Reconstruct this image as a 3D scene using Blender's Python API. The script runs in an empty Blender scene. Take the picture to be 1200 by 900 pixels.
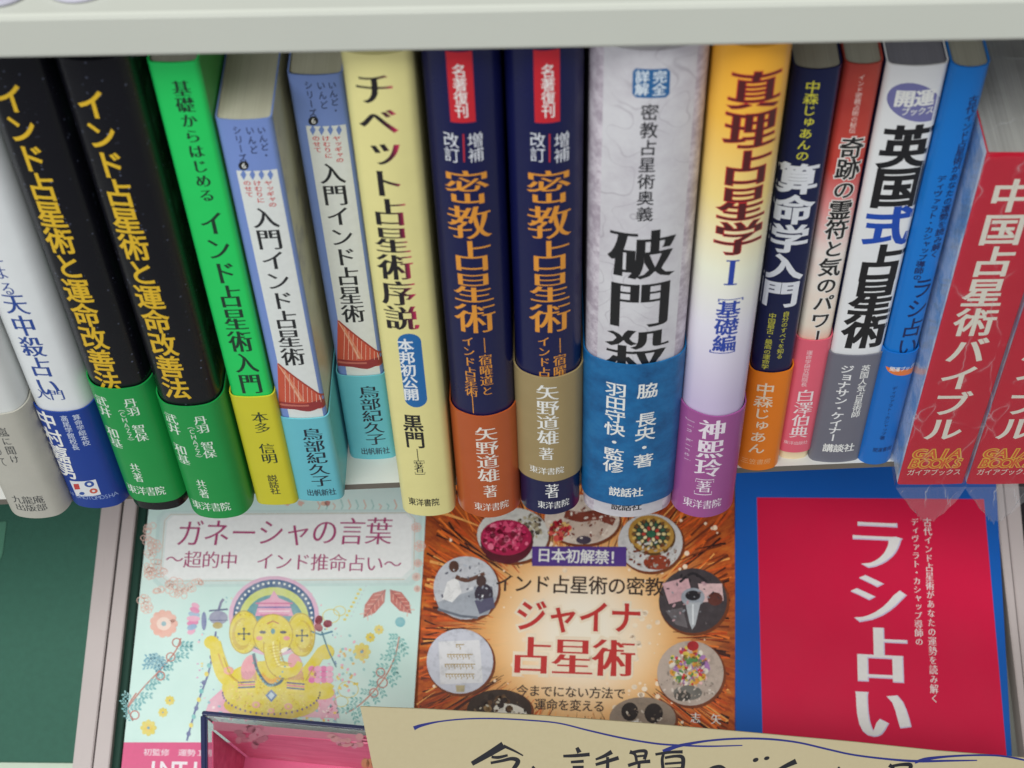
import bpy, bmesh, math, random
import numpy as np
from mathutils import Vector, Matrix
from mathutils.geometry import tessellate_polygon, delaunay_2d_cdt
random.seed(7)
SC = bpy.context.scene
COL = SC.collection
MM = 0.001

# ------------------------------------------------------------------ camera
F = 1950.0                                   # focal length in photograph pixels (1200 wide)
def nrm(v):
    v = np.array(v, float); return v / np.linalg.norm(v)
_zd = nrm([64, 1553, F]); _x = np.array([1, -.0136, -.022]); _x = nrm(_x - _x.dot(_zd) * _zd)
_z = -_zd; _y = np.cross(_z, _x)
ROT = np.array([_x, _y, _z])                 # camera (right, down, forward) -> world
CAM = np.array([-0.00006, -0.33603, 0.49152])
cd = bpy.data.cameras.new('camera'); cam = bpy.data.objects.new('camera', cd); COL.objects.link(cam)
cd.sensor_width = 36; cd.lens = 36 * F / 1200; cd.clip_start = .01; cd.clip_end = 50
r_, u_, b_ = ROT @ [1, 0, 0], -(ROT @ [0, 1, 0]), -(ROT @ [0, 0, 1])
cam.matrix_world = Matrix(((r_[0], u_[0], b_[0], CAM[0]), (r_[1], u_[1], b_[1], CAM[1]), (r_[2], u_[2], b_[2], CAM[2]), (0, 0, 0, 1)))
cd.dof.use_dof = True; cd.dof.focus_distance = .60; cd.dof.aperture_fstop = 20
SC.camera = cam
SC.cycles.transparent_max_bounces = 24

# ------------------------------------------------------------------ light (shop ceiling lamps and room bounce)
W = bpy.data.worlds.new("World"); SC.world = W; W.use_nodes = True
W.node_tree.nodes['Background'].inputs[0].default_value = (.86, .88, .95, 1)
W.node_tree.nodes['Background'].inputs[1].default_value = .24
def area(name, loc, target, sx, sy, power, col):
    l = bpy.data.lights.new(name, 'AREA'); l.shape = 'RECTANGLE'; l.size = sx; l.size_y = sy; l.energy = power; l.color = col
    o = bpy.data.objects.new(name, l); COL.objects.link(o); o.location = loc
    o.rotation_euler = (Vector(target) - Vector(loc)).to_track_quat('-Z', 'Y').to_euler()
area('ceiling_tube_light', (-.5, -1.0, 2.0), (0, 0, .1), 2.4, .35, 43, (.98, 1, .95))
area('ceiling_tube_light', (-.9, -2.4, 1.9), (0, 0, .1), 2.4, .5, 40, (.96, .98, 1))
SC.view_settings.view_transform = 'Standard'; SC.view_settings.look = 'None'
SC.view_settings.gamma = 1; SC.view_settings.use_curve_mapping = False
SC.view_settings.exposure = -0.02

# ------------------------------------------------------------------ helpers: rays
def ray(px, py): return ROT @ nrm([px - 600, py - 450, F])

# ------------------------------------------------------------------ helpers: materials
def lin(c):
    r = []
    for v in c[:3]:
        v = v / 255.0
        r.append(v / 12.92 if v <= .04045 else ((v + .055) / 1.055) ** 2.4)
    return (r[0], r[1], r[2], 1)
_M = {}
def newmat(name):
    m = bpy.data.materials.new(name); m.use_nodes = True
    nt = m.node_tree; return m, nt, nt.nodes['Principled BSDF']
def N(nt, t, **k):
    n = nt.nodes.new(t)
    for a, b in k.items():
        if a in n.inputs: n.inputs[a].default_value = b
        else: setattr(n, a, b)
    return n
def ramp(nt, stops, interp='LINEAR'):
    n = nt.nodes.new('ShaderNodeValToRGB'); cr = n.color_ramp; cr.interpolation = interp
    while len(cr.elements) < len(stops): cr.elements.new(.5)
    for e, (p, c) in zip(cr.elements, stops): e.position = p; e.color = lin(c)
    return n
def mix(nt, a, b, fac, mode='MIX'):
    n = nt.nodes.new('ShaderNodeMix'); n.data_type = 'RGBA'; n.blend_type = mode
    for s, v in ((6, a), (7, b)):
        if isinstance(v, bpy.types.NodeSocket): nt.links.new(v, n.inputs[s])
        else: n.inputs[s].default_value = v
    if isinstance(fac, bpy.types.NodeSocket): nt.links.new(fac, n.inputs[0])
    else: n.inputs[0].default_value = fac
    return n.outputs[2]
def objco(nt): return N(nt, 'ShaderNodeTexCoord').outputs['Object']
def noise(nt, scale, detail=3, rough=.5, vec=None, stretch=None):
    n = N(nt, 'ShaderNodeTexNoise', Scale=scale, Detail=detail, Roughness=rough)
    v = vec if vec is not None else objco(nt)
    if stretch:
        mp = N(nt, 'ShaderNodeMapping'); mp.inputs['Scale'].default_value = stretch
        nt.links.new(v, mp.inputs['Vector']); v = mp.outputs[0]
    nt.links.new(v, n.inputs['Vector']); return n.outputs['Fac']
def bump(nt, bs, h, strength=.2, dist=.0002):
    b = N(nt, 'ShaderNodeBump', Strength=strength, Distance=dist); nt.links.new(h, b.inputs['Height'])
    nt.links.new(b.outputs[0], bs.inputs['Normal'])
def finish(nt, bs, rough=.35, wave=.25, coat=0):
    """laminated paper: slight gloss unevenness and a very faint waviness"""
    n1 = noise(nt, 60, 3)
    mr = N(nt, 'ShaderNodeMapRange'); mr.inputs['To Min'].default_value = rough - .06; mr.inputs['To Max'].default_value = rough + .1
    nt.links.new(n1, mr.inputs['Value']); nt.links.new(mr.outputs[0], bs.inputs['Roughness'])
    bs.inputs['Specular IOR Level'].default_value = .32; bs.inputs['Coat Weight'].default_value = coat * .6; bs.inputs['Coat Roughness'].default_value = .12
    if wave: bump(nt, bs, noise(nt, 45, 2), wave, .0006)
def paper(name, rgb, rough=.35, var=.05, wave=.2, coat=0):
    key = (name, rgb, rough, var, wave, coat)
    if key in _M: return _M[key]
    m, nt, bs = newmat(name)
    c = lin(rgb); d = tuple(v * (1 - var * 2) for v in c[:3]) + (1,)
    nt.links.new(mix(nt, c, d, noise(nt, 120, 4, .6)), bs.inputs['Base Color'])
    finish(nt, bs, rough, wave, coat); _M[key] = m; return m
def ink(rgb, rough=.4):
    key = ('ink', rgb, rough)
    if key in _M: return _M[key]
    m, nt, bs = newmat('printing_ink'); c = lin(rgb)
    d = tuple(min(1, v * .86 + .004) for v in c[:3]) + (1,)
    nt.links.new(mix(nt, c, d, noise(nt, 500, 3)), bs.inputs['Base Color']); bs.inputs['Roughness'].default_value = rough
    _M[key] = m; return m
def axis_ramp(name, axis, lo, hi, stops, rough=.35, wave=.2, coat=0, extra=None):
    """colour printed as a gradient along one axis of the thing (metres)"""
    m, nt, bs = newmat(name)
    sp = N(nt, 'ShaderNodeSeparateXYZ'); nt.links.new(objco(nt), sp.inputs[0])
    mr = N(nt, 'ShaderNodeMapRange'); mr.inputs['From Min'].default_value = lo; mr.inputs['From Max'].default_value = hi
    nt.links.new(sp.outputs[axis], mr.inputs['Value'])
    r = ramp(nt, stops); nt.links.new(mr.outputs[0], r.inputs[0]); c = r.outputs[0]
    if extra: c = extra(nt, c, sp)
    nt.links.new(c, bs.inputs['Base Color']); finish(nt, bs, rough, wave, coat); return m

# ------------------------------------------------------------------ helpers: objects
def link(name, me, mats, parent=None, smooth=False):
    for m in (mats if isinstance(mats, (list, tuple)) else [mats]): me.materials.append(m)
    o = bpy.data.objects.new(name, me); COL.objects.link(o)
    if parent is not None: o.parent = parent
    if smooth:
        for p in me.polygons: p.use_smooth = True
    return o
def mesh(name, verts, faces, mats, parent=None, smooth=False, midx=None):
    me = bpy.data.meshes.new(name); me.from_pydata([tuple(v) for v in verts], [], faces); me.update()
    o = link(name, me, mats, parent, smooth)
    if midx is not None:
        for p, i in zip(me.polygons, midx): p.material_index = i
    return o
def tag(o, label=None, cat=None, group=None, kind=None):
    for k, v in (('label', label), ('category', cat), ('group', group), ('kind', kind)):
        if v: o[k] = v
    return o
def empty(name, loc=(0, 0, 0)):
    o = bpy.data.objects.new(name, None); o.empty_display_size = .01; COL.objects.link(o); o.location = loc; return o
def box(name, lo, hi, mats, parent=None, bev=.0006):
    bm = bmesh.new(); bmesh.ops.create_cube(bm, size=1)
    for v in bm.verts:
        for k in range(3): v.co[k] = lo[k] + (v.co[k] + .5) * (hi[k] - lo[k])
    if bev: bmesh.ops.bevel(bm, geom=bm.edges[:], offset=bev, segments=2, affect='EDGES', profile=.5)
    me = bpy.data.meshes.new(name); bm.to_mesh(me); bm.free()
    return link(name, me, mats, parent)
def copy_tree(o, parent=None):
    c = o.copy(); COL.objects.link(c)
    if parent is not None: c.parent = parent
    for ch in list(o.children): copy_tree(ch, c)
    return c

# ------------------------------------------------------------------ glyph outlines from the built-in font
_G = {}
def outline(ch):
    if ch in _G: return _G[ch]
    cu = bpy.data.curves.new('glyph', 'FONT'); cu.body = ch
    ob = bpy.data.objects.new('glyph', cu); COL.objects.link(ob)
    dg = bpy.context.evaluated_depsgraph_get(); c2 = ob.evaluated_get(dg).to_curve(dg)
    loops = []
    for s in c2.splines:
        bp = s.bezier_points; pts = []
        n = len(bp)
        for i in range(n):
            a, b = bp[i], bp[(i + 1) % n]
            p0, p1, p2, p3 = [np.array(q[:2]) for q in (a.co, a.handle_right, b.handle_left, b.co)]
            ch_ = p3 - p0; L = np.linalg.norm(ch_)
            if L < 1e-5: continue
            dev = max(abs(ch_[0]*(p1-p0)[1]-ch_[1]*(p1-p0)[0]), abs(ch_[0]*(p2-p0)[1]-ch_[1]*(p2-p0)[0])) / L
            k = 1 if dev < .002 else (2 if dev < .02 else 4)
            for j in range(k):
                t = j / k
                pts.append((1-t)**3*p0 + 3*(1-t)**2*t*p1 + 3*(1-t)*t*t*p2 + t**3*p3)
        if len(pts) > 2: loops.append(np.array(pts))
    adv = max((l[:, 0].max() for l in loops), default=.4)
    bpy.data.objects.remove(ob); bpy.data.curves.remove(cu)
    _G[ch] = (loops, adv); return _G[ch]
def area2(p): x, y = p[:, 0], p[:, 1]; return .5 * np.sum(x * np.roll(y, -1) - y * np.roll(x, -1))
# styles: (added weight across, added weight up/down), in em
GOTHIC, BOLD, HEAVY = (.012, .010), (.024, .017), (.040, .026)
MINCHO, MINCHOB, MINCHOL, LIGHT = (.016, -.009), (.034, -.009), (.006, -.008), (0, 0)
def weighted(ch, st):
    loops, adv = outline(ch); wx, wy = st
    if not loops: return []
    big = max(loops, key=lambda l: abs(area2(l))); sgn = 1 if area2(big) > 0 else -1
    out = []
    for p in loops:
        e = np.roll(p, -1, 0) - p; e /= (np.linalg.norm(e, axis=1)[:, None] + 1e-9)
        n = np.stack([e[:, 1], -e[:, 0]], 1) * sgn
        m = n + np.roll(n, 1, 0); L = np.linalg.norm(m, axis=1)[:, None]; m = m / (L + 1e-9) * np.minimum(1.45, 2 / (L + 1e-6))
        out.append(p + m * np.array([wx, wy]))
    return out
_GM = {}
def glyph_mesh(ch, st):
    """filled glyph in em units, via Blender's own curve fill (keeps the counters open)"""
    k = (ch, st)
    if k in _GM: return _GM[k]
    lps = weighted(ch, st)
    if not lps: _GM[k] = (np.zeros((0, 2)), []); return _GM[k]
    big = max(lps, key=lambda l: abs(area2(l))); sgn = 1 if area2(big) > 0 else -1
    pts = []; ed = []
    for l in lps:
        b = len(pts); pts += [Vector(p) for p in l]; ed += [(b + i, b + (i + 1) % len(l)) for i in range(len(l))]
    vo, eo, fo, _, _, _ = delaunay_2d_cdt(pts, ed, [], 0, 1e-6)
    V = np.array([v[:] for v in vo]); Fo = np.array([f for f in fo])
    C = V[Fo].mean(1); wn = np.zeros(len(C))
    for l in lps:                                     # winding number of every triangle's middle
        a0, a1 = l, np.roll(l, -1, 0)
        for p0, p1 in zip(a0, a1):
            up = (p0[1] <= C[:, 1]) & (p1[1] > C[:, 1]); dn = (p0[1] > C[:, 1]) & (p1[1] <= C[:, 1])
            cr = (p1[0] - p0[0]) * (C[:, 1] - p0[1]) - (C[:, 0] - p0[0]) * (p1[1] - p0[1])
            wn += (up & (cr > 0)).astype(int) - (dn & (cr < 0)).astype(int)
    T_ = [tuple(int(i) for i in f) for f, w in zip(Fo, wn * sgn) if w > .5]
    _GM[k] = (V, T_); return _GM[k]
ROTV = set('ー―—（）［］〔〕〜～「」…')
SMALLK = set('ッャュョァィゥェォっゃゅょぁぃぅぇぉ')

def ink_art(rgb, kind):
    key = (kind, rgb)
    if key in _M: return _M[key]
    m, nt, bs = newmat('printed_picture_ink'); c = lin(rgb)
    if kind == 'wash':      # watercolour: pigment pooling and paper showing through
        n = noise(nt, 170, 5, .65); r = ramp(nt, [(.3, (0, 0, 0)), (.7, (140, 140, 140))]); nt.links.new(n, r.inputs[0])
        c1 = mix(nt, c, lin((240, 244, 236)), r.outputs[0]); n2 = noise(nt, 420, 3); r2 = ramp(nt, [(.55, (0, 0, 0)), (.75, (110, 110, 110))]); nt.links.new(n2, r2.inputs[0])
        c2 = mix(nt, c1, tuple(v * .6 for v in c[:3]) + (1,), r2.outputs[0])
    else:                   # photographic inset: uneven tone
        n = noise(nt, 260, 6, .7); r = ramp(nt, [(.35, (150, 150, 150)), (.5, (0, 0, 0))]); nt.links.new(n, r.inputs[0]); r2 = ramp(nt, [(.55, (0, 0, 0)), (.75, (120, 120, 120))]); nt.links.new(n, r2.inputs[0])
        c1 = mix(nt, c, tuple(v * .3 for v in c[:3]) + (1,), r.outputs[0]); c2 = mix(nt, c1, tuple(min(1, v * 1.5 + .12) for v in c[:3]) + (1,), r2.outputs[0])
    nt.links.new(c2, bs.inputs['Base Color']); bs.inputs['Roughness'].default_value = .4; bs.inputs['Specular IOR Level'].default_value = .35
    _M[key] = m; return m
class Ink:
    """collects flat printed shapes in surface coordinates (metres) and makes one mesh per part"""
    def __init__(s, surf): s.s = surf; s.parts = {}
    def add(s, part, rgb, pts, tris, lay):
        v, f, h = s.parts.setdefault((part, rgb), ([], [], []))
        b = len(v); v.extend(map(tuple, pts)); h.extend([lay] * len(pts)); f.extend([tuple(i + b for i in t) for t in tris])
    def loops(s, part, rgb, lps, lay):
        if not lps: return
        tr = tessellate_polygon([[Vector((x * 1000, y * 1000, 0)) for x, y in l] for l in lps])
        s.add(part, rgb, [q for l in lps for q in l], tr, lay)
    def glyph(s, part, rgb, ch, cu, cv, w, h, st, lay, rot=0, slant=0):
        if ch in ' 　': return
        p, tris = glyph_mesh(ch, st)
        if not len(tris): return
        q = p - np.array([.5 if ord(ch) > 0x2000 else outline(ch)[1] / 2, .38 if ord(ch) > 0x2000 else .35])
        if rot: q = np.stack([q[:, 1], -q[:, 0]], 1)
        q[:, 0] += slant * q[:, 1]
        s.add(part, rgb, q * np.array([w, h]) + np.array([cu, cv]), tris, lay)
    # --- placed by where they stand in the photograph, on the real surface
    def col(s, part, rgb, text, xm, y0, y1, wpx, st=GOTHIC, lay=1, fill=1.0, kana=.9, xr=None, slant=0):
        """one vertical column; xm = its middle"""
        S = s.s; um, vm = S.px(xm, (y0 + y1) / 2); v0 = S.px(xm, y0)[1]; v1 = S.px(xm, y1)[1]
        w = S.wid(xm, (y0 + y1) / 2, wpx)
        p = (v0 - v1) / len(text); uu = um
        for i, ch in enumerate(text):
            k = 1 if ord(ch) >= 0x3400 else kana
            cv = v0 - p * (i + .5); du = 0; dv = 0
            r = ch in ROTV
            if ch in SMALLK: du = w * .1; dv = p * .1; 
            if ch in '、。': du = w * .55; dv = p * .55
            s.glyph(part, rgb, ch, uu + du, cv + dv, w * 1.07 * k, p * 1.05 * fill * k, st, lay, rot=r, slant=slant)
    def row(s, part, rgb, text, x0, x1, y, hpx, st=GOTHIC, lay=1, y2=None, slant=0):
        S = s.s; u0, v0 = S.px(x0, y); u1, v1 = S.px(x1, y if y2 is None else y2)
        h = S.hei((x0 + x1) / 2, y, hpx); p = (u1 - u0) / len(text)
        if isinstance(S, Spine): v0 = v1 = S.px((x0 + x1) / 2, y)[1]
        elif y2 is None: v0 = v1 = S.px((x0 + x1) / 2, y)[1]
        for i, ch in enumerate(text):
            t = (i + .5) / len(text)
            asc = ord(ch) < 0x2000
            s.glyph(part, rgb, ch, u0 + (u1 - u0) * t, v0 + (0 if y2 is None else (v1 - v0) * t), p * (1.5 if asc else 1.03), h * (1.25 if asc else 1.08), st, lay, slant=slant)
    def vlatin(s, part, rgb, text, x, y0, y1, hpx, st=LIGHT, lay=1):
        S = s.s; um, vm = S.px(x, (y0 + y1) / 2); v0 = S.px(x, y0)[1]; v1 = S.px(x, y1)[1]; w = S.wid(x, (y0 + y1) / 2, hpx)
        p = (v0 - v1) / len(text)
        for i, ch in enumerate(text): s.glyph(part, rgb, ch, um, v0 - p * (i + .5), w * 1.3, p * 1.25, st, lay, rot=1)
    def poly(s, part, rgb, pts, lay=0):
        s.loops(part, rgb, [[S_ for S_ in (s.s.px(*p) for p in pts)]], lay)
    def uvpoly(s, part, rgb, pts, lay=0): s.loops(part, rgb, [pts], lay)
    def ell(s, part, rgb, cx, cy, rx, ry, lay=0, a=0, n=28, wob=0):
        ca, sa = math.cos(a), math.sin(a); P = []
        for i in range(n):
            t = 2 * math.pi * i / n; k = 1 + (random.uniform(-wob, wob) if wob else 0)
            x, y = rx * k * math.cos(t), ry * k * math.sin(t); P.append((cx + x * ca - y * sa, cy + x * sa + y * ca))
        s.poly(part, rgb, P, lay)
    def ring(s, part, rgb, cx, cy, rx, ry, wd, lay=0, n=32):
        P = [(cx + rx * math.cos(2 * math.pi * i / n), cy + ry * math.sin(2 * math.pi * i / n)) for i in range(n + 1)]
        s.stroke(part, rgb, P, wd, lay)
    def stroke(s, part, rgb, pts, wd, lay=0, sm=False):
        """wd: one width or one per point, in photograph pixels"""
        ws = list(wd) if isinstance(wd, (list, tuple)) else [wd] * len(pts)
        if sm: pts, ws = smooth_line(pts, ws)
        P = np.array(pts, float); T = np.gradient(P, axis=0); T /= np.linalg.norm(T, axis=1)[:, None] + 1e-9
        Nn = np.stack([-T[:, 1], T[:, 0]], 1); ww = np.array(ws)[:, None] / 2
        A = [s.s.px(*q) for q in P + Nn * ww]; B = [s.s.px(*q) for q in P - Nn * ww]
        n = len(A); f = []
        for i in range(n - 1): f += [(i, i + 1, n + i + 1), (i, n + i + 1, n + i)]
        s.add(part, rgb, A + B, f, lay)
    def build(s, parent, parents=None, mats=None, base=0.0, step=2.2e-5, rough=.4):
        names = list(dict.fromkeys(k[0] for k in s.parts))
        for part in names:
            inks = [(k[1], d) for k, d in s.parts.items() if k[0] == part]
            bm = bmesh.new(); us = []
            for mi, (rgb, (v, f, h)) in enumerate(inks):
                vs = [bm.verts.new((a, b, l)) for (a, b), l in zip(v, h)]; us += [a for a, b in v]
                for t in f:
                    try: fc = bm.faces.new([vs[i] for i in t]); fc.material_index = mi
                    except ValueError: pass
            dx = s.s.slice
            if dx:
                lo, hi = min(us), max(us); k = math.ceil(lo / dx)
                while k * dx < hi:
                    bmesh.ops.bisect_plane(bm, geom=bm.verts[:] + bm.edges[:] + bm.faces[:], plane_co=(k * dx, 0, 0), plane_no=(1, 0, 0), dist=1e-7); k += 1
            for q in bm.verts: q.co = s.s.map(q.co.x, q.co.y, base + step * (q.co.z + 1))
            me = bpy.data.meshes.new(part); bm.to_mesh(me); bm.free()
            link(part, me, [r if isinstance(r, bpy.types.Material) else (ink_art(r, 'wash' if part == 'cover_drawing' else 'photo') if part in ('cover_drawing', 'cover_picture', 'light_streaks') else ink(r, rough)) for r, _ in inks], (parents or {}).get(part, parent))
def smooth_line(pts, ws, k=6):
    P = np.array(pts, float); w = np.array(ws, float); n = len(P); out = []; wo = []
    for i in range(n - 1):
        p0, p1, p2, p3 = P[max(0, i - 1)], P[i], P[i + 1], P[min(n - 1, i + 2)]
        for j in range(k):
            t = j / k
            out.append(.5 * ((2 * p1) + (-p0 + p2) * t + (2 * p0 - 5 * p1 + 4 * p2 - p3) * t * t + (-p0 + 3 * p1 - 3 * p2 + p3) * t ** 3)); wo.append(w[i] * (1 - t) + w[i + 1] * t)
    out.append(P[-1]); wo.append(w[-1]); return [tuple(q) for q in out], wo

class Spine:
    """rounded book spine; u across, v up; local origin at its foremost bottom point"""
    def __init__(s, xc, yf, w, b, r):
        s.xc, s.yf, s.w, s.b, s.r = xc, yf, w, b, r; s.slice = w / 22 if b > .0008 else w / 8
    def prof(s, u):
        hw = s.w / 2; t = min(abs(u) / hw, 1); y = s.b * t * t; c = abs(u) - (hw - s.r)
        if c > 0: y += s.r * (1 - math.sqrt(max(0, 1 - min(1, c / s.r) ** 2)))
        return y
    def px(s, x, y):
        r = ray(x, y); yy = s.yf; q = None
        for _ in range(14):
            t = (yy - CAM[1]) / r[1]; q = CAM + r * t
            u = max(-s.w / 2 * .93, min(s.w / 2 * .93, q[0] - s.xc)); yy = .5 * yy + .5 * (s.yf + s.prof(u))
        return (q[0] - s.xc, q[2])
    def wid(s, x, y, w):
        r1, r2 = ray(x - w / 2, y), ray(x + w / 2, y); t = (s.yf - CAM[1]); return (CAM + r2 * t / r2[1])[0] - (CAM + r1 * t / r1[1])[0]
    def hei(s, x, y, h):
        r1, r2 = ray(x, y - h / 2), ray(x, y + h / 2); t = (s.yf - CAM[1]); return (CAM + r1 * t / r1[1])[2] - (CAM + r2 * t / r2[1])[2]
    def map(s, u, v, h):
        e = s.w / 2 * .995; u = max(-e, min(e, u)); d = s.w * .002
        n = Vector((s.prof(u + d) - s.prof(u - d), -2 * d, 0)).normalized()
        return Vector((u, s.prof(u), v)) + n * h
    def section(s, D, h, n=44, y0=None):
        """outer outline pushed out by h, from the back of the left board round to the right one"""
        P = [(-s.w / 2, D)]
        for i in range(n + 1):
            a = -math.cos(math.pi * i / n); P.append((a * s.w / 2, s.prof(a * s.w / 2)))
        P.append((s.w / 2, D)); P = np.array(P)
        e = np.diff(P, axis=0); e /= np.linalg.norm(e, axis=1)[:, None] + 1e-12
        nn = np.stack([e[:, 1], -e[:, 0]], 1); vn = np.vstack([nn[:1], nn[1:] + nn[:-1], nn[-1:]]); vn /= np.linalg.norm(vn, axis=1)[:, None] + 1e-12
        return P + vn * h
class Flat:
    """plane with origin o and orthonormal u, v, n"""
    def __init__(s, o, u, v, n): s.o, s.u, s.v, s.n = map(np.array, (o, u, v, n)); s.slice = 0
    def hit(s, x, y):
        r = ray(x, y); t = (s.o - CAM).dot(s.n) / r.dot(s.n); return CAM + r * t
    def px(s, x, y): q = s.hit(x, y) - s.o; return (q.dot(s.u), q.dot(s.v))
    def wid(s, x, y, w): return s.px(x + w / 2, y)[0] - s.px(x - w / 2, y)[0]
    def hei(s, x, y, h): return s.px(x, y - h / 2)[1] - s.px(x, y + h / 2)[1]
    def map(s, u, v, h): return Vector(s.u * u + s.v * v + s.n * h)

def wrap(name, sp, D, z0, z1, out, thick, mats, parent, zt=None, side=None):
    """a sheet wrapped round a book: spine and both boards, with real thickness"""
    A = sp.section(D, out); B = sp.section(D, out - thick); n = len(A)
    zt = zt or (lambda u: 0.0)
    V = []; Fc = []; mi = []
    ROWS = 2
    def grid(P, flip):
        b = len(V)
        for k in (0, 1):
            for (x, y) in P: V.append((x, y, z0 if k == 0 else z1 + zt(x)))
        for i in range(n - 1):
            q = (b + i, b + i + 1, b + n + i + 1, b + n + i); Fc.append(q[::-1] if flip else q)
            mi.append(1 if side and (i == 0 or i == n - 2) else 0)
    grid(A, False); grid(B, True); ns = len(Fc)
    for k, z in ((0, 0), (1, 1)):
        b = len(V)
        for P in (A, B):
            for (x, y) in P: V.append((x, y, z0 if k == 0 else z1 + zt(x)))
        for i in range(n - 1):
            q = (b + i, b + n + i, b + n + i + 1, b + i + 1); Fc.append(q if k else q[::-1]); mi.append(len(mats) - 1 if False else 0)
    for i, fl in ((0, 0), (n - 1, 1)):
        b = len(V)
        for P in (A, B):
            x, y = P[i]; V.append((x, y, z0)); V.append((x, y, z1))
        Fc.append((b, b + 1, b + 3, b + 2)); mi.append(0)
    o = mesh(name, V, Fc, mats, parent, midx=mi)
    for p in list(o.data.polygons)[:ns]: p.use_smooth = True
    return o

# ------------------------------------------------------------------ shared materials
def pages_mat(name, rgb, dark):
    m, nt, bs = newmat(name)
    n1 = noise(nt, 1.0, 5, .8, stretch=(2400, 14, 6)); n2 = noise(nt, 1.0, 4, .7, stretch=(420, 5, 3)); n3 = noise(nt, 1.0, 2, .5, stretch=(900, 2, 2)); k3 = ramp(nt, [(.3, (150, 150, 150)), (.38, (0, 0, 0))]); nt.links.new(n3, k3.inputs[0])
    c = mix(nt, lin(rgb), lin(dark), n1); c = mix(nt, c, lin(dark), n2); c = mix(nt, c, tuple(v * .45 for v in lin(dark)[:3]) + (1,), k3.outputs[0])
    nt.links.new(c, bs.inputs['Base Color']); bs.inputs['Roughness'].default_value = .85
    bump(nt, bs, n1, .5, .0003); return m
M_PAGE = pages_mat('cream_page_edges', (226, 224, 206), (178, 174, 152))
M_PAGE2 = pages_mat('grey_page_edges', (198, 196, 180), (136, 134, 120))
M_PAGE3 = pages_mat('white_page_edges', (222, 220, 212), (128, 126, 122))
M_BOARD = paper('binding_board', (60, 60, 62), .6)

# ------------------------------------------------------------------ the bookcase (setting)
def wood_white(name, rgb, rough=.45):
    m, nt, bs = newmat(name); c = lin(rgb)
    n1 = noise(nt, 14, 5, .6); d = tuple(v * .9 for v in c[:3]) + (1,)
    c2 = mix(nt, c, d, n1)
    sc = noise(nt, 1, 4, .75, stretch=(18, 160, 160))
    rp = ramp(nt, [(.62, (0, 0, 0)), (.78, (255, 255, 255))]); nt.links.new(sc, rp.inputs[0])
    c3 = mix(nt, c2, tuple(v * .93 for v in c[:3]) + (1,), rp.outputs[0])
    nt.links.new(c3, bs.inputs['Base Color']); bs.inputs['Roughness'].default_value = rough
    bump(nt, bs, noise(nt, 900, 3), .12, .0002); return m
M_SHELF = wood_white('cream_painted_board', (203, 205, 195))
M_SHELF2 = wood_white('pale_painted_board', (212, 212, 208))
M_BACK = wood_white('grey_back_panel', (150, 152, 146))
def y_at(px, py, z): r = ray(px, py); t = (z - CAM[2]) / r[2]; return (CAM + r * t)[1]
def z_at(px, py, y): r = ray(px, py); t = (y - CAM[1]) / r[1]; return (CAM + r * t)[2]
ZU = .2175                                             # underside of the shelf above
yl, yr = y_at(100, 67.5, ZU), y_at(1100, 51, ZU); YU = (yl + yr) / 2
TU = z_at(600, 9, YU) - ZU
o = box('upper_shelf_board', (-.62, YU, ZU), (.62, YU + .26, ZU + TU), M_SHELF, bev=.0013); tag(o, kind='structure')
def g_at(px, py, z): r = ray(px, py); t = (z - CAM[2]) / r[2]; return CAM + r * t
ea, eb = g_at(440, 566.5, 0), g_at(980, 543.5, 0); sl = (eb[1] - ea[1]) / (eb[0] - ea[0])
fa, fb = ea[1] + sl * (-.62 - ea[0]), ea[1] + sl * (.62 - ea[0]); TH = .0032
V = [(-.62, fa, -TH), (.62, fb, -TH), (.62, .24, -TH), (-.62, .24, -TH), (-.62, fa, 0), (.62, fb, 0), (.62, .24, 0), (-.62, .24, 0)]
o = mesh('book_shelf_board', V, [(3, 2, 1, 0), (4, 5, 6, 7), (0, 1, 5, 4), (1, 2, 6, 5), (2, 3, 7, 6), (3, 0, 4, 7)], [M_SHELF2, paper('shaded_board_edge', (112, 106, 98), .5)], midx=[0, 0, 1, 0, 0, 0]); tag(o, kind='structure')  # front face gets a darker grey: its shade is put into the colour
o = box('shelf_back_panel', (-.62, .185, .0005), (.62, .19, ZU - .0005), M_BACK, bev=0); tag(o, kind='structure')

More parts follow.
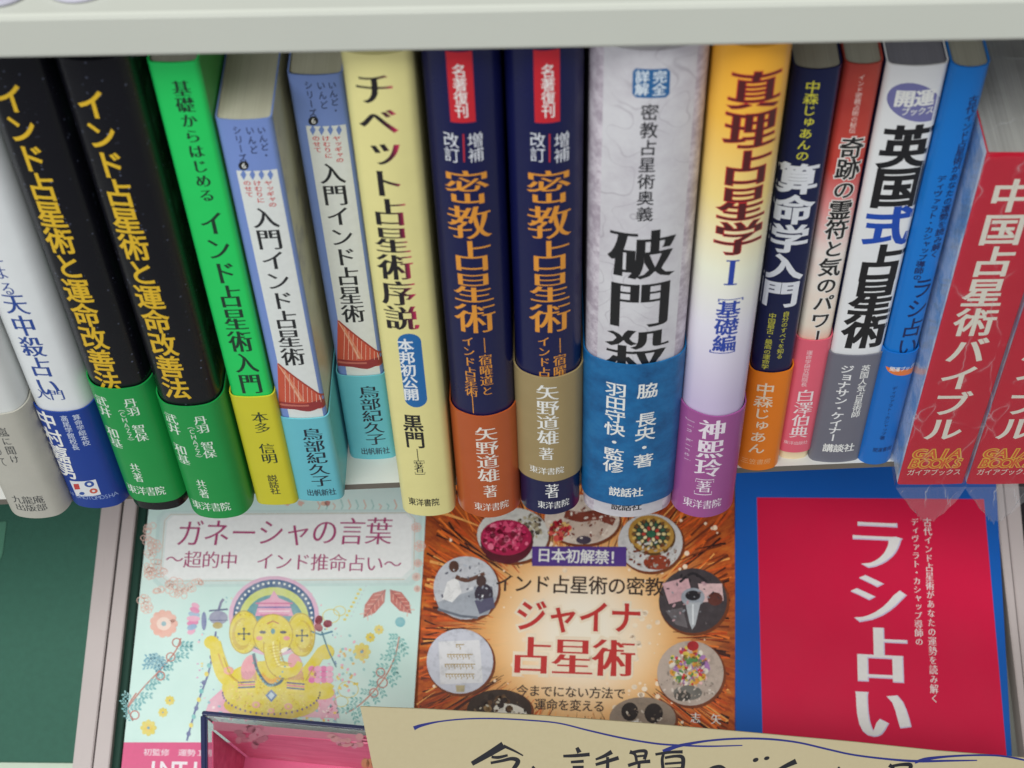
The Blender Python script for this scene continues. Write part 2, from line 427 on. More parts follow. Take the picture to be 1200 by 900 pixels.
# ------------------------------------------------------------------ sloping display table below
_ta = math.radians(16.5)
TU_, TV_, TN_ = np.array([1., 0, 0]), np.array([0, math.cos(_ta), math.sin(_ta)]), np.array([0, -math.sin(_ta), math.cos(_ta)])
_p = ray(600, 600); TP = CAM + _p * (F / 2.54 * MM / (_p.dot(ROT @ [0, 0, 1])))
TABLE = Flat(TP, TU_, TV_, TN_)                        # the level of the cover faces
def table(h): return Flat(TP + TN_ * h, TU_, TV_, TN_)
def flat_from(h, tl, bl):
    """plane at height h over TABLE, v running along the line bl->tl seen in the photo"""
    T = table(h); a, b = T.hit(*tl), T.hit(*bl); v = nrm(a - b); u = np.cross(v, TN_); return Flat(a, u, v, TN_)
def slab(name, S, poly, thick, mats, parent=None, uv=False, bev=.0004, smooth=False):
    """extrude a polygon (photo pixels or uv) on S downwards"""
    P = poly if uv else [S.px(*p) for p in poly]
    bm = bmesh.new(); vs = [bm.verts.new(S.map(u, v, 0)) for u, v in P]; f = bm.faces.new(vs)
    if f.normal.dot(Vector(S.n)) < 0: f.normal_flip()
    r = bmesh.ops.extrude_face_region(bm, geom=[f])
    for q in [g for g in r['geom'] if isinstance(g, bmesh.types.BMVert)]: q.co -= Vector(S.n) * thick
    bmesh.ops.recalc_face_normals(bm, faces=bm.faces[:])
    if bev: bmesh.ops.bevel(bm, geom=bm.edges[:], offset=bev, segments=2, affect='EDGES')
    me = bpy.data.meshes.new(name); bm.to_mesh(me); bm.free(); return link(name, me, mats, parent)
BT = .014                                              # thickness of the books lying on the table
base = table(-BT - .0005)
def worn(name, rgb):
    m, nt, bs = newmat(name); c = lin(rgb); n = noise(nt, 1, 6, .75, stretch=(420, 30, 60)); r = ramp(nt, [(.6, (0, 0, 0)), (.72, (150, 150, 150))]); nt.links.new(n, r.inputs[0])
    c1 = mix(nt, c, tuple(v * .72 for v in c[:3]) + (1,), r.outputs[0]); nt.links.new(mix(nt, c1, tuple(v * .88 for v in c[:3]) + (1,), noise(nt, 35, 5, .6)), bs.inputs['Base Color']); bs.inputs['Roughness'].default_value = .45; return m
m, nt, bs = newmat('green_baize_sheet')
nt.links.new(mix(nt, lin((48, 102, 84)), lin((38, 86, 70)), noise(nt, 320, 4, .7)), bs.inputs['Base Color']); bs.inputs['Roughness'].default_value = .7
bump(nt, bs, noise(nt, 1500, 2), .3, .0002); M_GREEN = m
wt = slab('display_table', base, [(-.55, -.5), (.55, -.5), (.55, .28), (-.55, .28)], .02, M_BACK, uv=True)
wt.location = base.o; tag(wt, kind='structure')

M_ALU = worn('pinkish_grey_painted_metal', (196, 184, 182))
M_DKG = paper('dark_green_rubber', (22, 62, 50), .6)
M_BLK = paper('dark_gap', (38, 32, 38), .7)
def on_table(name, h, parts, label, cat, group=None):
    """parts: (name, polygon px, raise, thickness, material)"""
    S = table(h); e = empty(name, S.o)
    for nm, poly, dh, th, mt in parts:
        S2 = table(h + dh); o = slab(nm, S2, poly, th, mt, e); o.location = Vector(S2.o - S.o)
    tag(e, label, cat, group); return e
def ext(x0, x1, x2, x3, ya=592, yb=896, up=-60, dn=60):
    """quad through (x0,x1 at ya) and (x2,x3 at yb), prolonged both ways"""
    L = lambda a, b, y: a + (b - a) * (y - ya) / (yb - ya)
    y0, y1 = ya + up, yb + dn
    return [(L(x0, x2, y0), y0), (L(x1, x3, y0), y0), (L(x1, x3, y1), y1), (L(x0, x2, y1), y1)]
on_table('green_display_panel', -.004, [('panel', [(-160, 520), (128, 520), (88, 893), (-195, 890)], 0, .008, M_GREEN), ('sticker', [(-3, 612), (8, 611), (3, 650), (-6, 668)], .0003, .0002, paper('pale_green_tape', (84, 134, 112), .3))],
         'dark green panel lying at the lower left beside the metal strips', 'panel')
on_table('shelf_edge_strip', -.0075, [('strip', [(-170, 880), (100, 880), (92, 960), (-180, 960)], 0, .004, paper('pale_green_plastic', (196, 208, 190), .4))],
         'pale greenish strip along the bottom edge of the green panel', 'edge strip')
e = on_table('metal_divider', 0, [
    ('metal_strip', ext(119, 142, 85, 107.5), 0, .012, M_ALU), ('metal_strip', ext(145, 160, 109.5, 128), -.0008, .011, M_ALU),
    ('dark_groove', ext(138, 150, 104, 115), -.004, .004, M_DKG), ('rubber_strip', ext(160, 172.5, 128, 140), -.005, .006, M_DKG)],
    'pair of pale metal divider strips between the green panel and the elephant cover', 'divider')
on_table('metal_divider', -.003, [
    ('metal_strip', ext(1167, 1178, 1172.6, 1183, 592, 640, -70, 330), 0, .012, M_ALU), ('metal_strip', ext(1179, 1196, 1184, 1200.5, 592, 640, -70, 330), -.0005, .012, M_ALU),
    ('dark_groove', ext(1194, 1260, 1198, 1264, 592, 640, -70, 330), -.008, .005, M_BLK)],
    'pale metal divider strip at the right edge beyond the red and blue cover', 'divider')

# ------------------------------------------------------------------ standing books
GOLD, WHITE, BLACK = (222, 182, 40), (238, 238, 234), (24, 24, 26)
def book(label, x0, x1, yf, H, b, r, jmat, hard=True, D=.146, obi=None, page=None, side=None, cat='book', group=None):
    """returns thing, ink for the jacket, ink for the obi (paper band) and their makers"""
    x0, x1, yf, H, b, r = [v * MM for v in (x0, x1, yf, H, b, r)]
    w = x1 - x0; xc = (x0 + x1) / 2; sp = Spine(xc, yf, w, b, r)
    e = empty('book', (xc, yf, 0)); tag(e, label, cat, group or 'books standing in a row on the shelf')
    th = .0024 if hard else .0005
    wrap('jacket', sp, D, 0, H, 0, th, [jmat, side or jmat], e, side=side is not None)
    P = sp.section(D - (.004 if hard else .0006), -(th + .0001)); n = len(P); i = .0032 if hard else .0007
    V = [(x, y, i) for x, y in P] + [(x, y, H - i) for x, y in P]
    Fc = [tuple(range(n))[::-1], tuple(range(n, 2 * n))] + [(k, (k + 1) % n, n + (k + 1) % n, n + k) for k in range(n)]
    mesh('page_block', V, Fc, page or M_PAGE, e)
    if hard:   # headband peeping out above the pages
        t0 = [p for p in P[3:-3]]; V = []; Fc = []
        for x, y in t0: V += [(x, y + .0002, H - i), (x, y + .0002, H - i + .0012), (x, y + .0018, H - i + .0012), (x, y + .0018, H - i)]
        for k in range(len(t0) - 1):
            a = 4 * k
            for q in range(4): Fc.append((a + q, a + (q + 1) % 4, a + 4 + (q + 1) % 4, a + 4 + q))
        mesh('headband', V, Fc, paper('headband_cloth', (60, 130, 100), .8), e)
    e['_o'] = 1; del e['_o']
    ob = None
    if obi:
        z0, z1, om = obi[:3]; zt = obi[3] if len(obi) > 3 else None
        ob = wrap('paper_band', sp, D, z0 * MM, z1 * MM, .0008, .00045, [om], e, zt=zt)
    return e, sp, ob
def done(e, ob, I, J=None, rough=.4, jr=None):
    I.build(e, rough=rough)
    if J is not None: J.build(ob or e, base=.00082, rough=jr or rough)
T, A_, P_ = 'title_lettering', 'author_lettering', 'publisher_lettering'
SUB = 'subtitle_lettering'

# 0 grey-white book at the far left
m0 = paper('off_white_jacket', (222, 224, 222), .35)
m0b = paper('grey_beige_band', (190, 187, 176), .6, .08)
e, sp, ob = book('off-white book with grey-beige paper band, cut off at the far left', -194.5, -173.4, -2, 190, 2.6, 4.5, m0, obi=(-.3, 60.4, m0b))
I, J = Ink(sp), Ink(sp); g = (70, 72, 74)
J.col('band_lettering', g, '嵐に聞け', 10, 498, 541, 11, MINCHOL); J.col('band_lettering', g, 'のて', 1, 520, 544, 9, MINCHOL)
J.row(P_, g, '九龍庵', 16, 52, 584, 9, MINCHOL); J.row(P_, g, '出版部', 20, 56, 593, 8, MINCHOL)
done(e, ob, I, J)

# 1 white and blue
BL = (34, 70, 150)
e, sp, ob = book('white book with blue lettering and a royal blue band with a small square logo', -173.0, -152.4, 2, 205, 2.8, 4.5, paper('white_jacket', (228, 231, 232), .3), obi=(-.2, 56.2, paper('royal_blue_band', (26, 62, 148), .35)))
I, J = Ink(sp), Ink(sp)
I.col(T, BL, 'による', 1, 290, 346, 18, MINCHO); I.col(T, BL, '天中殺占い', 34, 342, 454, 27, (.028, -.004), kana=1)
I.row(T, BL, '入門', 43, 76, 463, 12, MINCHO)
J.col(A_, WHITE, '中村嘉男', 66, 482, 549, 21, BOLD); J.col(SUB, (200, 210, 230), '算命学総本校', 95, 482, 521, 8, GOTHIC); J.col(SUB, (200, 210, 230), '高尾学館校長', 82, 484, 525, 8, GOTHIC)
J.poly('logo', (228, 230, 232), [(83, 561), (112, 559.5), (118.5, 577), (91, 579)], 0)
J.poly('logo_mark', (196, 60, 60), [(87, 565), (93, 564.6), (95, 571), (89, 571.5)], 1); J.ell('logo_mark', (40, 80, 160), 105, 565, 5.5, 3.6, 1); J.ell('logo_mark', (228, 230, 232), 105, 565, 2.4, 1.6, 2)
J.ell('logo_mark', (204, 90, 70), 110, 573, 4.6, 3, 1); J.ell('logo_mark', (228, 230, 232), 110, 573, 1.8, 1.2, 2); J.ell('logo_mark', (40, 80, 160), 97, 576, 3, 1.8, 1)
J.row(P_, (150, 170, 215), 'SHUFUNOTOMOSHA', 78, 138, 581, 5, LIGHT, y2=578)
done(e, ob, I, J)

# 2, 3 black starry books with green bands
def stars(name, side=False):
    m, nt, bs = newmat(name)
    v = N(nt, 'ShaderNodeTexVoronoi', Scale=560); nt.links.new(objco(nt), v.inputs['Vector'])
    rp = ramp(nt, [(.0, (150, 158, 185)), (.12, (84, 90, 110)), (.24, (0, 0, 0))]); nt.links.new(v.outputs['Distance'], rp.inputs[0])
    mk = ramp(nt, [(.62, (0, 0, 0)), (.9, (255, 255, 255))]); nt.links.new(v.outputs['Color'], mk.inputs[0])
    st = mix(nt, (0, 0, 0, 1), rp.outputs[0], mk.outputs[0])
    base_ = lin((13, 13, 20))
    if side:
        n = noise(nt, 60, 6, .7); r2 = ramp(nt, [(.45, (14, 20, 20)), (.6, (30, 78, 54)), (.75, (90, 110, 96))]); nt.links.new(n, r2.inputs[0]); base_ = r2.outputs[0]
    nt.links.new(mix(nt, base_, st, 1, 'ADD'), bs.inputs['Base Color']); finish(nt, bs, .26, .3, .05); return m
M_STAR, M_STARS = stars('black_starry_jacket'), stars('black_green_starry_board', True)
M_GBAND = paper('bright_green_band', (28, 148, 70), .35)
e, sp, ob = book('black starry book with yellow title beside the bright green book, right one of two', -128.7, -107.5, -3, 210, 2.8, 4.5, M_STAR, obi=(-.3, 64.6, M_GBAND), side=M_STARS, group='black starry books with green bands')
I, J = Ink(sp), Ink(sp)
I.col(T, (222, 180, 36), 'インド占星術と運命改善法', 153, 95, 456, 34, BOLD, kana=.98)
w = (226, 240, 226)
J.col(A_, w, '丹羽　智保', 240, 484, 535, 14, MINCHO); J.col(SUB, w, '（ＣＨＡＺＺ）', 229, 494, 537, 8, LIGHT)
J.col(A_, w, '武井　和基', 208, 484, 533, 14, MINCHO); J.col(SUB, w, '（クォーレ・カオリ）', 197, 489, 550, 7, LIGHT)
J.col(A_, w, '共著', 238, 560, 581, 11, MINCHO); J.row(P_, w, '東洋書院', 229, 270, 592, 10, MINCHO)
done(e, ob, I, J); b3 = e
c = copy_tree(b3); c.location = (-.1405, 0, 0); c.scale = (.985, 1, 1)
tag(c, 'black starry book with its green band raised above a black foot, left one of two')
for ch in c.children:
    if ch.name.startswith('paper_band'): ch.location = (0, 0, .006); ch.name = 'paper_band'
S2 = Spine(-.1405, 0, .0209, .0028, .0045); K = Ink(S2); K.row(P_, (190, 190, 190), '東洋書院', 165, 203, 585, 7, MINCHO); K.build(c)

# 4 bright green with yellow band
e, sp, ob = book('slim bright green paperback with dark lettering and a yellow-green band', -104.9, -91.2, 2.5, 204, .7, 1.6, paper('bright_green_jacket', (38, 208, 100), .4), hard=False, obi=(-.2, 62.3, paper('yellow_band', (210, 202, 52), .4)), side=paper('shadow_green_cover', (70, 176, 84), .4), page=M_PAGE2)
I, J = Ink(sp), Ink(sp); g = (14, 52, 34)
I.col(T, g, '基礎からはじめる', 227, 93, 237, 20, MINCHOB); 
I.col(T, g, 'インド占星術入門', 270, 243, 459, 27, MINCHOB, kana=.98)
J.col(A_, (44, 60, 34), '本多　信明', 310, 480, 541, 18, MINCHO); J.col(P_, (60, 60, 40), '説話社', 321, 554, 577, 11, GOTHIC)
done(e, ob, I, J)

# 5, 6 the two blue and white books with a watermelon wedge
m, nt, bs = newmat('pale_printed_cover')
n = noise(nt, 28, 5, .65); rr = ramp(nt, [(.35, (206, 206, 186)), (.52, (198, 196, 174)), (.62, (150, 150, 150)), (.7, (206, 150, 120)), (.8, (214, 210, 190))]); nt.links.new(n, rr.inputs[0])
nt.links.new(rr.outputs[0], bs.inputs['Base Color']); finish(nt, bs, .35); M_PALE = m
M_BLUE5, M_TEAL = paper('cornflower_blue_jacket', (122, 146, 208), .4), paper('teal_band', (108, 192, 206), .4)
e, sp, ob = book('blue and white paperback with rust-red wedge picture and teal band, beside the slim green one', -90.7, -74.9, 4, 182, .9, 1.5, M_BLUE5, hard=False, obi=(-.2, 48.2, M_TEAL), side=M_PALE, group='twin blue and white paperbacks with teal bands')
I, J = Ink(sp), Ink(sp); pw, dk, rd = (226, 229, 226), (30, 36, 66), (205, 66, 66)
ua, ub = sp.px(277, 200)[0], sp.px(325, 200)[0]; vt = sp.px(305, 200)[1]
I.uvpoly('white_panel', pw, [(ua, vt), (ub, vt), (ub, .047), (ua, .047)], 0)
for xx in (285, 295.5, 306, 316.5): I.poly('diamond', (112, 138, 200), [(xx, 198.5), (xx + 3.8, 204.5), (xx + .8, 211), (xx - 3.2, 204.5)], 1)
for t_, xx, a, b_ in (('いんど・', 309, 147, 187), ('いんど', 295, 147, 181), ('シリーズ', 281, 147, 190)): I.col('series_lettering', dk, t_, xx, a, b_, 10.5, GOTHIC)
I.ell('series_number', BLACK, 285.5, 194, 6, 5.4, 1); I.row('series_number', WHITE, '6', 282, 289, 194, 7, GOTHIC, 2)
for t_, xx, a, b_ in (('ヤッギャの', 317, 211, 243), ('けむりに', 303.5, 211, 238), ('のせて', 291, 211, 231)): I.col(SUB, rd, t_, xx, a, b_, 10, BOLD)
I.col(T, (28, 30, 34), '入門インド占星術', 326.5, 241, 428, 28, (.026, -.004), 1, kana=.97)
I.poly('wedge_picture', (204, 86, 62), [(325, 425), (386, 470), (378, 478), (327, 475)], 1); I.poly('wedge_picture', (222, 130, 96), [(325, 425), (333, 432), (358, 470), (351, 470)], 2)
I.stroke('wedge_picture', (232, 178, 150), [(326, 427), (340, 448), (353, 470)], [.8, 1.2, 1.6], 3); I.stroke('wedge_picture', (168, 62, 50), [(326, 426), (360, 452), (385, 469)], 1.6, 4)
for q in range(9): I.stroke('wedge_picture', (236, 186, 166), [(334 + q * 5.2, 434 + q * 3.9), (334.6 + q * 5.2, 471)], .7, 3)
I.stroke('wedge_picture', (150, 50, 52), [(327, 474), (345, 476), (362, 477), (375, 473), (386, 472)], [8, 7, 10, 9, 8], 3, True); I.stroke('wedge_picture', (196, 110, 96), [(328, 473), (345, 475), (362, 475)], 2, 4)
J.col(A_, (26, 34, 50), '鳥部紀久子', 371, 499, 568, 23, MINCHO, kana=1); J.row(P_, (40, 60, 80), '出帆新社', 360, 394, 575, 7.5)
done(e, ob, I, J)
c = copy_tree(e); c.location = (-.0645, .022, 0)
tag(c, 'blue and white paperback with rust-red wedge picture and teal band, beside the cream yellow book')

# 7 cream yellow
M_CREAM = paper('cream_yellow_jacket', (230, 221, 152), .4)
e, sp, ob = book('tall cream yellow book with black and crimson lettering and a blue pill-shaped badge', -52.8, -34.0, -4, 211, 2.3, 2.4, M_CREAM, hard=True)
m, nt, bs = newmat('black_to_crimson_ink'); sx = N(nt, 'ShaderNodeSeparateXYZ'); nt.links.new(objco(nt), sx.inputs[0])
mr = N(nt, 'ShaderNodeMapRange'); mr.inputs['From Min'].default_value = -.0004; mr.inputs['From Max'].default_value = .0034; nt.links.new(sx.outputs[0], mr.inputs['Value'])
rr = ramp(nt, [(0, (26, 22, 28)), (.55, (90, 22, 50)), (1, (196, 36, 86))]); nt.links.new(mr.outputs[0], rr.inputs[0]); nt.links.new(rr.outputs[0], bs.inputs['Base Color']); bs.inputs['Roughness'].default_value = .4; M_BC = m
I = Ink(sp); I.col(T, M_BC, 'チベット占星術序説', 454, 84, 385, 41, MINCHOB, kana=1.02)
P = []; xa, ya = sp.px(478.5, 391); xb, yb = sp.px(478.5, 477); hw = sp.wid(479, 430, 27) / 2; um = xa
for k in range(13): a = math.pi * k / 12; P.append((um + hw * math.cos(a), ya - hw * 1.15 + hw * 1.15 * math.sin(a)))
for k in range(13): a = math.pi + math.pi * k / 12; P.append((um + hw * math.cos(a), yb + hw * 1.15 + hw * 1.15 * math.sin(a)))
I.uvpoly('pill_badge', (24, 104, 170), P, 0); I.col('badge_lettering', (235, 238, 240), '本邦初公開', 478.5, 397, 469, 18, BOLD, 1)
I.col(A_, BLACK, '黒門', 485, 486, 525, 23, BOLD); I.stroke(A_, BLACK, [(488.6, 526), (490.2, 540)], .9, 1)
I.col(A_, BLACK, '著', 491, 541, 554, 11, MINCHO); I.stroke(A_, BLACK, [(485.5, 543), (485, 540), (497, 540), (497, 543)], .7, 1); I.stroke(A_, BLACK, [(486.5, 553), (486.5, 555.5), (498, 555.5), (498, 553)], .7, 1)
I.row(P_, BLACK, '東洋書院', 479, 515, 589, 8.5, GOTHIC); done(e, None, I)

# 8, 9 navy hardcovers
M_NAVY = paper('navy_jacket', (19, 23, 72), .28, .06, .35, .15); OR = (226, 150, 52)
def navy(label, x0, x1, yf, obi, dx, tx):
    e, sp, ob = book(label, x0, x1, yf, 212, 4.6, 2.6, M_NAVY, obi=obi, group='navy hardcovers with orange titles')
    I, J = Ink(sp), Ink(sp)
    tu, tv = sp.px(537.5 + dx[0], 62); hw = sp.wid(538, 62, 31) / 2; v2 = sp.px(541 + dx[0], 144)[1]
    I.uvpoly('red_ribbon', (200, 32, 46), [(tu - hw, .2115), (tu + hw, .2115), (tu + hw, v2), (tu - hw, v2)], 0)
    I.col('ribbon_lettering', WHITE, '名著復刊', 539.5 + dx[0], 75, 138, 16, GOTHIC, 1)
    I.col(SUB, (228, 230, 236), '改訂', 529 + dx[1], 155, 190, 18, LIGHT); I.col(SUB, (228, 230, 236), '増補', 557.5 + dx[1], 155, 190, 18, LIGHT)
    I.stroke('red_line', (190, 40, 50), [(543 + dx[1], 157), (544 + dx[2], 190)], 1.8, 1)
    I.col(T, OR, '密教占星術', 552 + dx[3], 199, 391, 48, (.02, -.012))
    return e, sp, ob, I, J
e, sp, ob, I, J = navy('navy book with a red ribbon at its head, orange title and rust-orange band', -32.2, -11.4, -4, (-.3, 58.6, paper('rust_orange_band', (182, 86, 40), .3, .06, .3, .2)), (0, 0, 0, 0), 0)
I.stroke(SUB, OR, [(567.3, 396), (568.5, 413)], 1, 1); I.col(SUB, OR, '宿曜道と', 570, 415, 464, 15, MINCHO); I.col(SUB, OR, 'インド占星術', 550.5, 394, 464, 15, MINCHO, kana=.95)
I.stroke(SUB, OR, [(553.5, 464), (554.8, 484)], 1, 1)
J.col(A_, (236, 228, 218), '矢野道雄', 571, 498, 563, 24, MINCHO); J.col(A_, (236, 228, 218), '著', 574.5, 566, 581, 15, MINCHO); J.row(P_, (236, 228, 218), '東洋書院', 557, 595, 592, 9, MINCHO)
done(e, ob, I, J, .3)
e, sp, ob, I, J = navy('navy book with red ribbon, orange title and a tan band above its navy foot', -10.5, 10.4, -4, (21.3, 78.4, paper('tan_gold_band', (160, 140, 98), .42, .06)), (103, 101, 100, 92), 0)
I.stroke(SUB, OR, [(656.2, 396), (656.6, 413)], 1, 1); I.col(SUB, OR, '宿曜', 656, 415, 441, 15, MINCHO); I.col(SUB, OR, 'インド占', 637.5, 394, 442, 15, MINCHO, kana=.95)
J.col(A_, WHITE, '矢野道雄', 642, 449, 519, 24, MINCHO); J.col(A_, WHITE, '著', 640.5, 522, 537, 16, MINCHO); J.row(P_, WHITE, '東洋書院', 622, 660, 550, 8, MINCHO)
I.col(A_, WHITE, '著', 647, 567, 584, 16, MINCHO); I.ell(A_, WHITE, 648, 563.5, 1, 1, 1); I.row(P_, WHITE, '東洋書院', 630, 667, 592, 8.5, MINCHO)
done(e, ob, I, J, .3)

# 10 wide grey-white book
m, nt, bs = newmat('antique_map_paper_jacket')
co = objco(nt); n = noise(nt, 30, 8, .72); r1 = ramp(nt, [(.3, (184, 178, 186)), (.55, (208, 206, 210)), (.8, (220, 220, 222))]); nt.links.new(n, r1.inputs[0])
wv = noise(nt, 34, 2, .45); md = N(nt, 'ShaderNodeMath', operation='PINGPONG'); md.inputs[1].default_value = .035; nt.links.new(wv, md.inputs[0])
r2 = ramp(nt, [(.0, (255, 255, 255)), (.0006, (255, 255, 255)), (.0013, (0, 0, 0))]); nt.links.new(md.outputs[0], r2.inputs[0])
gate = noise(nt, 45, 3, .6); r3 = ramp(nt, [(.42, (0, 0, 0)), (.56, (170, 170, 170))]); nt.links.new(gate, r3.inputs[0])
mm_ = mix(nt, (0, 0, 0, 1), r2.outputs[0], r3.outputs[0]); cc = mix(nt, r1.outputs[0], lin((120, 108, 122)), mm_)
s_ = N(nt, 'ShaderNodeSeparateXYZ'); nt.links.new(co, s_.inputs[0]); ab = N(nt, 'ShaderNodeMath', operation='ABSOLUTE'); nt.links.new(s_.outputs[0], ab.inputs[0])
gt = N(nt, 'ShaderNodeMath', operation='GREATER_THAN'); gt.inputs[1].default_value = .0121; nt.links.new(ab.outputs[0], gt.inputs[0])
n4 = noise(nt, 160, 6, .8); r4 = ramp(nt, [(.42, (168, 156, 168)), (.6, (212, 204, 212))]); nt.links.new(n4, r4.inputs[0])
nt.links.new(mix(nt, cc, r4.outputs[0], gt.outputs[0]), bs.inputs['Base Color']); finish(nt, bs, .35)
bm_, nt2, bs2 = newmat('mottled_blue_band')
n = noise(nt2, 90, 7, .75); r = ramp(nt2, [(.3, (16, 74, 124)), (.55, (26, 104, 160)), (.8, (48, 124, 172))]); nt2.links.new(n, r.inputs[0]); nt2.links.new(r.outputs[0], bs2.inputs['Base Color']); finish(nt2, bs2, .4)
e, sp, ob = book('widest book, pale map-patterned jacket with big black lettering and a mottled blue band', 11.9, 43.0, -5.5, 212, 5.2, 3, m, obi=(8.3, 86.1, bm_))
I, J = Ink(sp), Ink(sp); bl = (34, 100, 156)
pts = [(745, 80), (782, 80), (785.5, 84), (784.5, 110), (780.5, 114), (745, 114), (741, 110), (741.5, 84)]
I.poly('blue_badge', bl, pts, 0); I.col('badge_lettering', (220, 230, 238), '詳解', 752.5, 82.5, 112, 16, BOLD, 1); I.col('badge_lettering', (220, 230, 238), '完全', 773, 82.5, 112, 16, BOLD, 1)
I.col(SUB, (34, 34, 40), '密教占星術奥義', 758.5, 121, 260, 20, GOTHIC, fill=.92); I.col(T, (22, 22, 26), '破門殺', 750, 269, 438, 72, MINCHOB)
J.col(A_, WHITE, '脇　長央・著', 756, 447, 545, 23, GOTHIC); J.col(A_, WHITE, '羽田守快・監修', 721, 446, 552, 23, GOTHIC)
J.row(P_, WHITE, '説話社', 714, 753, 575, 10, BOLD); I.row(P_, (40, 40, 46), '説話社', 716, 752, 594, 9, BOLD)
done(e, ob, I, J)

# 11 yellow to lilac book
mj = axis_ramp('yellow_cream_lilac_gradient_jacket', 2, 0, .212, [(0, (196, 178, 214)), (.3, (200, 186, 216)), (.48, (226, 222, 232)), (.6, (236, 236, 214)), (.74, (240, 214, 136)), (.88, (240, 184, 70)), (1, (238, 168, 48))], .32, .25, .1)
e, sp, ob = book('yellow book fading to lilac with maroon title outlined in red and a purple band', 43.9, 64.3, -5, 212, 4.6, 2.6, mj, obi=(-.3, 58.3, paper('purple_band', (160, 82, 146), .3, .05, .3, .1), lambda x: -.12 * x))
I, J = Ink(sp), Ink(sp)
I.col('title_outline', (196, 36, 44), '真理占星学', 876, 83, 297, 57, (.05, .012), 0); I.col(T, (84, 26, 28), '真理占星学', 876, 83, 297, 57, (.028, -.008), 1)
bl = (36, 66, 164)
x = sp.px(857.5, 319)[0]; va, vb = sp.px(858, 305)[1], sp.px(858, 334)[1]; hw = .0019
for q in ([(x - hw, va), (x + hw, va), (x + hw, va - .0006), (x - hw, va - .0006)], [(x - hw, vb), (x + hw, vb), (x + hw, vb + .0006), (x - hw, vb + .0006)], [(x - .0008, va), (x + .0008, va), (x + .0008, vb), (x - .0008, vb)]): I.uvpoly('volume_numeral', bl, q, 1 if q[0][0] < x - .001 and q[0][1] == va else (2 if q[0][0] < x - .001 else 3))
I.col(SUB, bl, '基礎編', 851.5, 353, 412, 27, BOLD); I.col(SUB, bl, '［', 857, 342, 354, 30, LIGHT); I.col(SUB, bl, '］', 846, 411, 423, 30, LIGHT)
w = (238, 226, 236); J.col(A_, w, '神熙玲', 832.5, 490, 557, 28, MINCHOB); J.col(A_, w, '著', 825, 561, 575, 16, MINCHO)
J.stroke(A_, w, [(816, 562), (816.4, 558.5), (836, 559.5), (835.4, 563)], .8, 1); J.stroke(A_, w, [(814.5, 572.5), (814.2, 576), (833, 577), (833.4, 573.5)], .8, 1)
J.vlatin(SUB, (214, 186, 214), 'Jin kirei', 809.5, 487, 540, 8); J.row(P_, w, '東洋書院', 801, 843, 589, 10, MINCHO, y2=592)
done(e, ob, I, J, .3)

# 12 navy paperback with orange band
e, sp, ob = book('shorter navy paperback with yellow and white lettering and a bright orange band', 68.2, 81.8, 15, 187, 1.8, 1.8, paper('dark_navy_jacket', (18, 26, 70), .32, .05, .2, .1), hard=False, obi=(-.2, 55.5, paper('orange_band', (236, 128, 28), .35)), page=M_PAGE2)
I, J = Ink(sp), Ink(sp); ye = (222, 216, 66)
I.col(SUB, ye, '中森じゅあんの', 946.5, 94, 189, 17, GOTHIC); I.col(T, (232, 234, 240), '算命学入門', 925, 190, 360, 45, HEAVY, fill=.96)
I.col('caption_lettering', ye, '自分のすべてを知る', 917.5, 365, 420, 8, LIGHT); I.col('caption_lettering', ye, '中国最古・最高の運命学', 901, 366, 433, 8.5, LIGHT)
J.col(A_, (240, 220, 190), '中森じゅあん', 892, 446, 530, 20, GOTHIC); J.row(P_, (244, 190, 130), '三笠書房', 869, 902, 539, 6, LIGHT)
done(e, ob, I, J)

# 13 red-white gradient with pink band
def glow(nt, c, sp_):
    n = noise(nt, 55, 3); r = ramp(nt, [(.4, (0, 0, 0)), (.7, (130, 130, 130))]); nt.links.new(n, r.inputs[0]); return mix(nt, c, lin((232, 110, 84)), r.outputs[0])
mj = axis_ramp('red_to_white_gradient_jacket', 2, 0, .185, [(0, (232, 216, 176)), (.2, (226, 90, 60)), (.3, (228, 140, 110)), (.4, (236, 226, 208)), (.58, (238, 230, 222)), (.7, (228, 150, 150)), (.78, (196, 62, 56)), (1, (160, 58, 50))], .35, .2, 0, glow)
e, sp, ob = book('slim paperback fading from brick red to white with a salmon pink band', 82.9, 93.8, 19, 185, 1.3, 1.7, mj, hard=False, obi=(5, 67.5, paper('salmon_pink_band', (230, 100, 120), .35)), page=M_PAGE2)
I, J = Ink(sp), Ink(sp)
I.col(SUB, (240, 216, 206), 'インド密教占術の秘伝', 1004.5, 87, 156, 8, LIGHT)
I.col('title_halo', (236, 232, 226), '奇跡の霊符と気のパワー', 979, 158, 400, 26, (.07, .06), 0, kana=.9); I.col(T, (24, 22, 24), '奇跡の霊符と気のパワー', 979, 158, 400, 26, BOLD, 1, kana=.9)
J.col(SUB, (246, 220, 222), '運命学研究院院長', 945.5, 408, 451, 6.5, LIGHT); J.col(A_, (246, 230, 230), '白澤伯典', 940, 454, 511, 20, MINCHO); J.row(P_, (246, 214, 216), '東洋出版社', 919, 945, 517, 4, LIGHT)
done(e, ob, I, J)

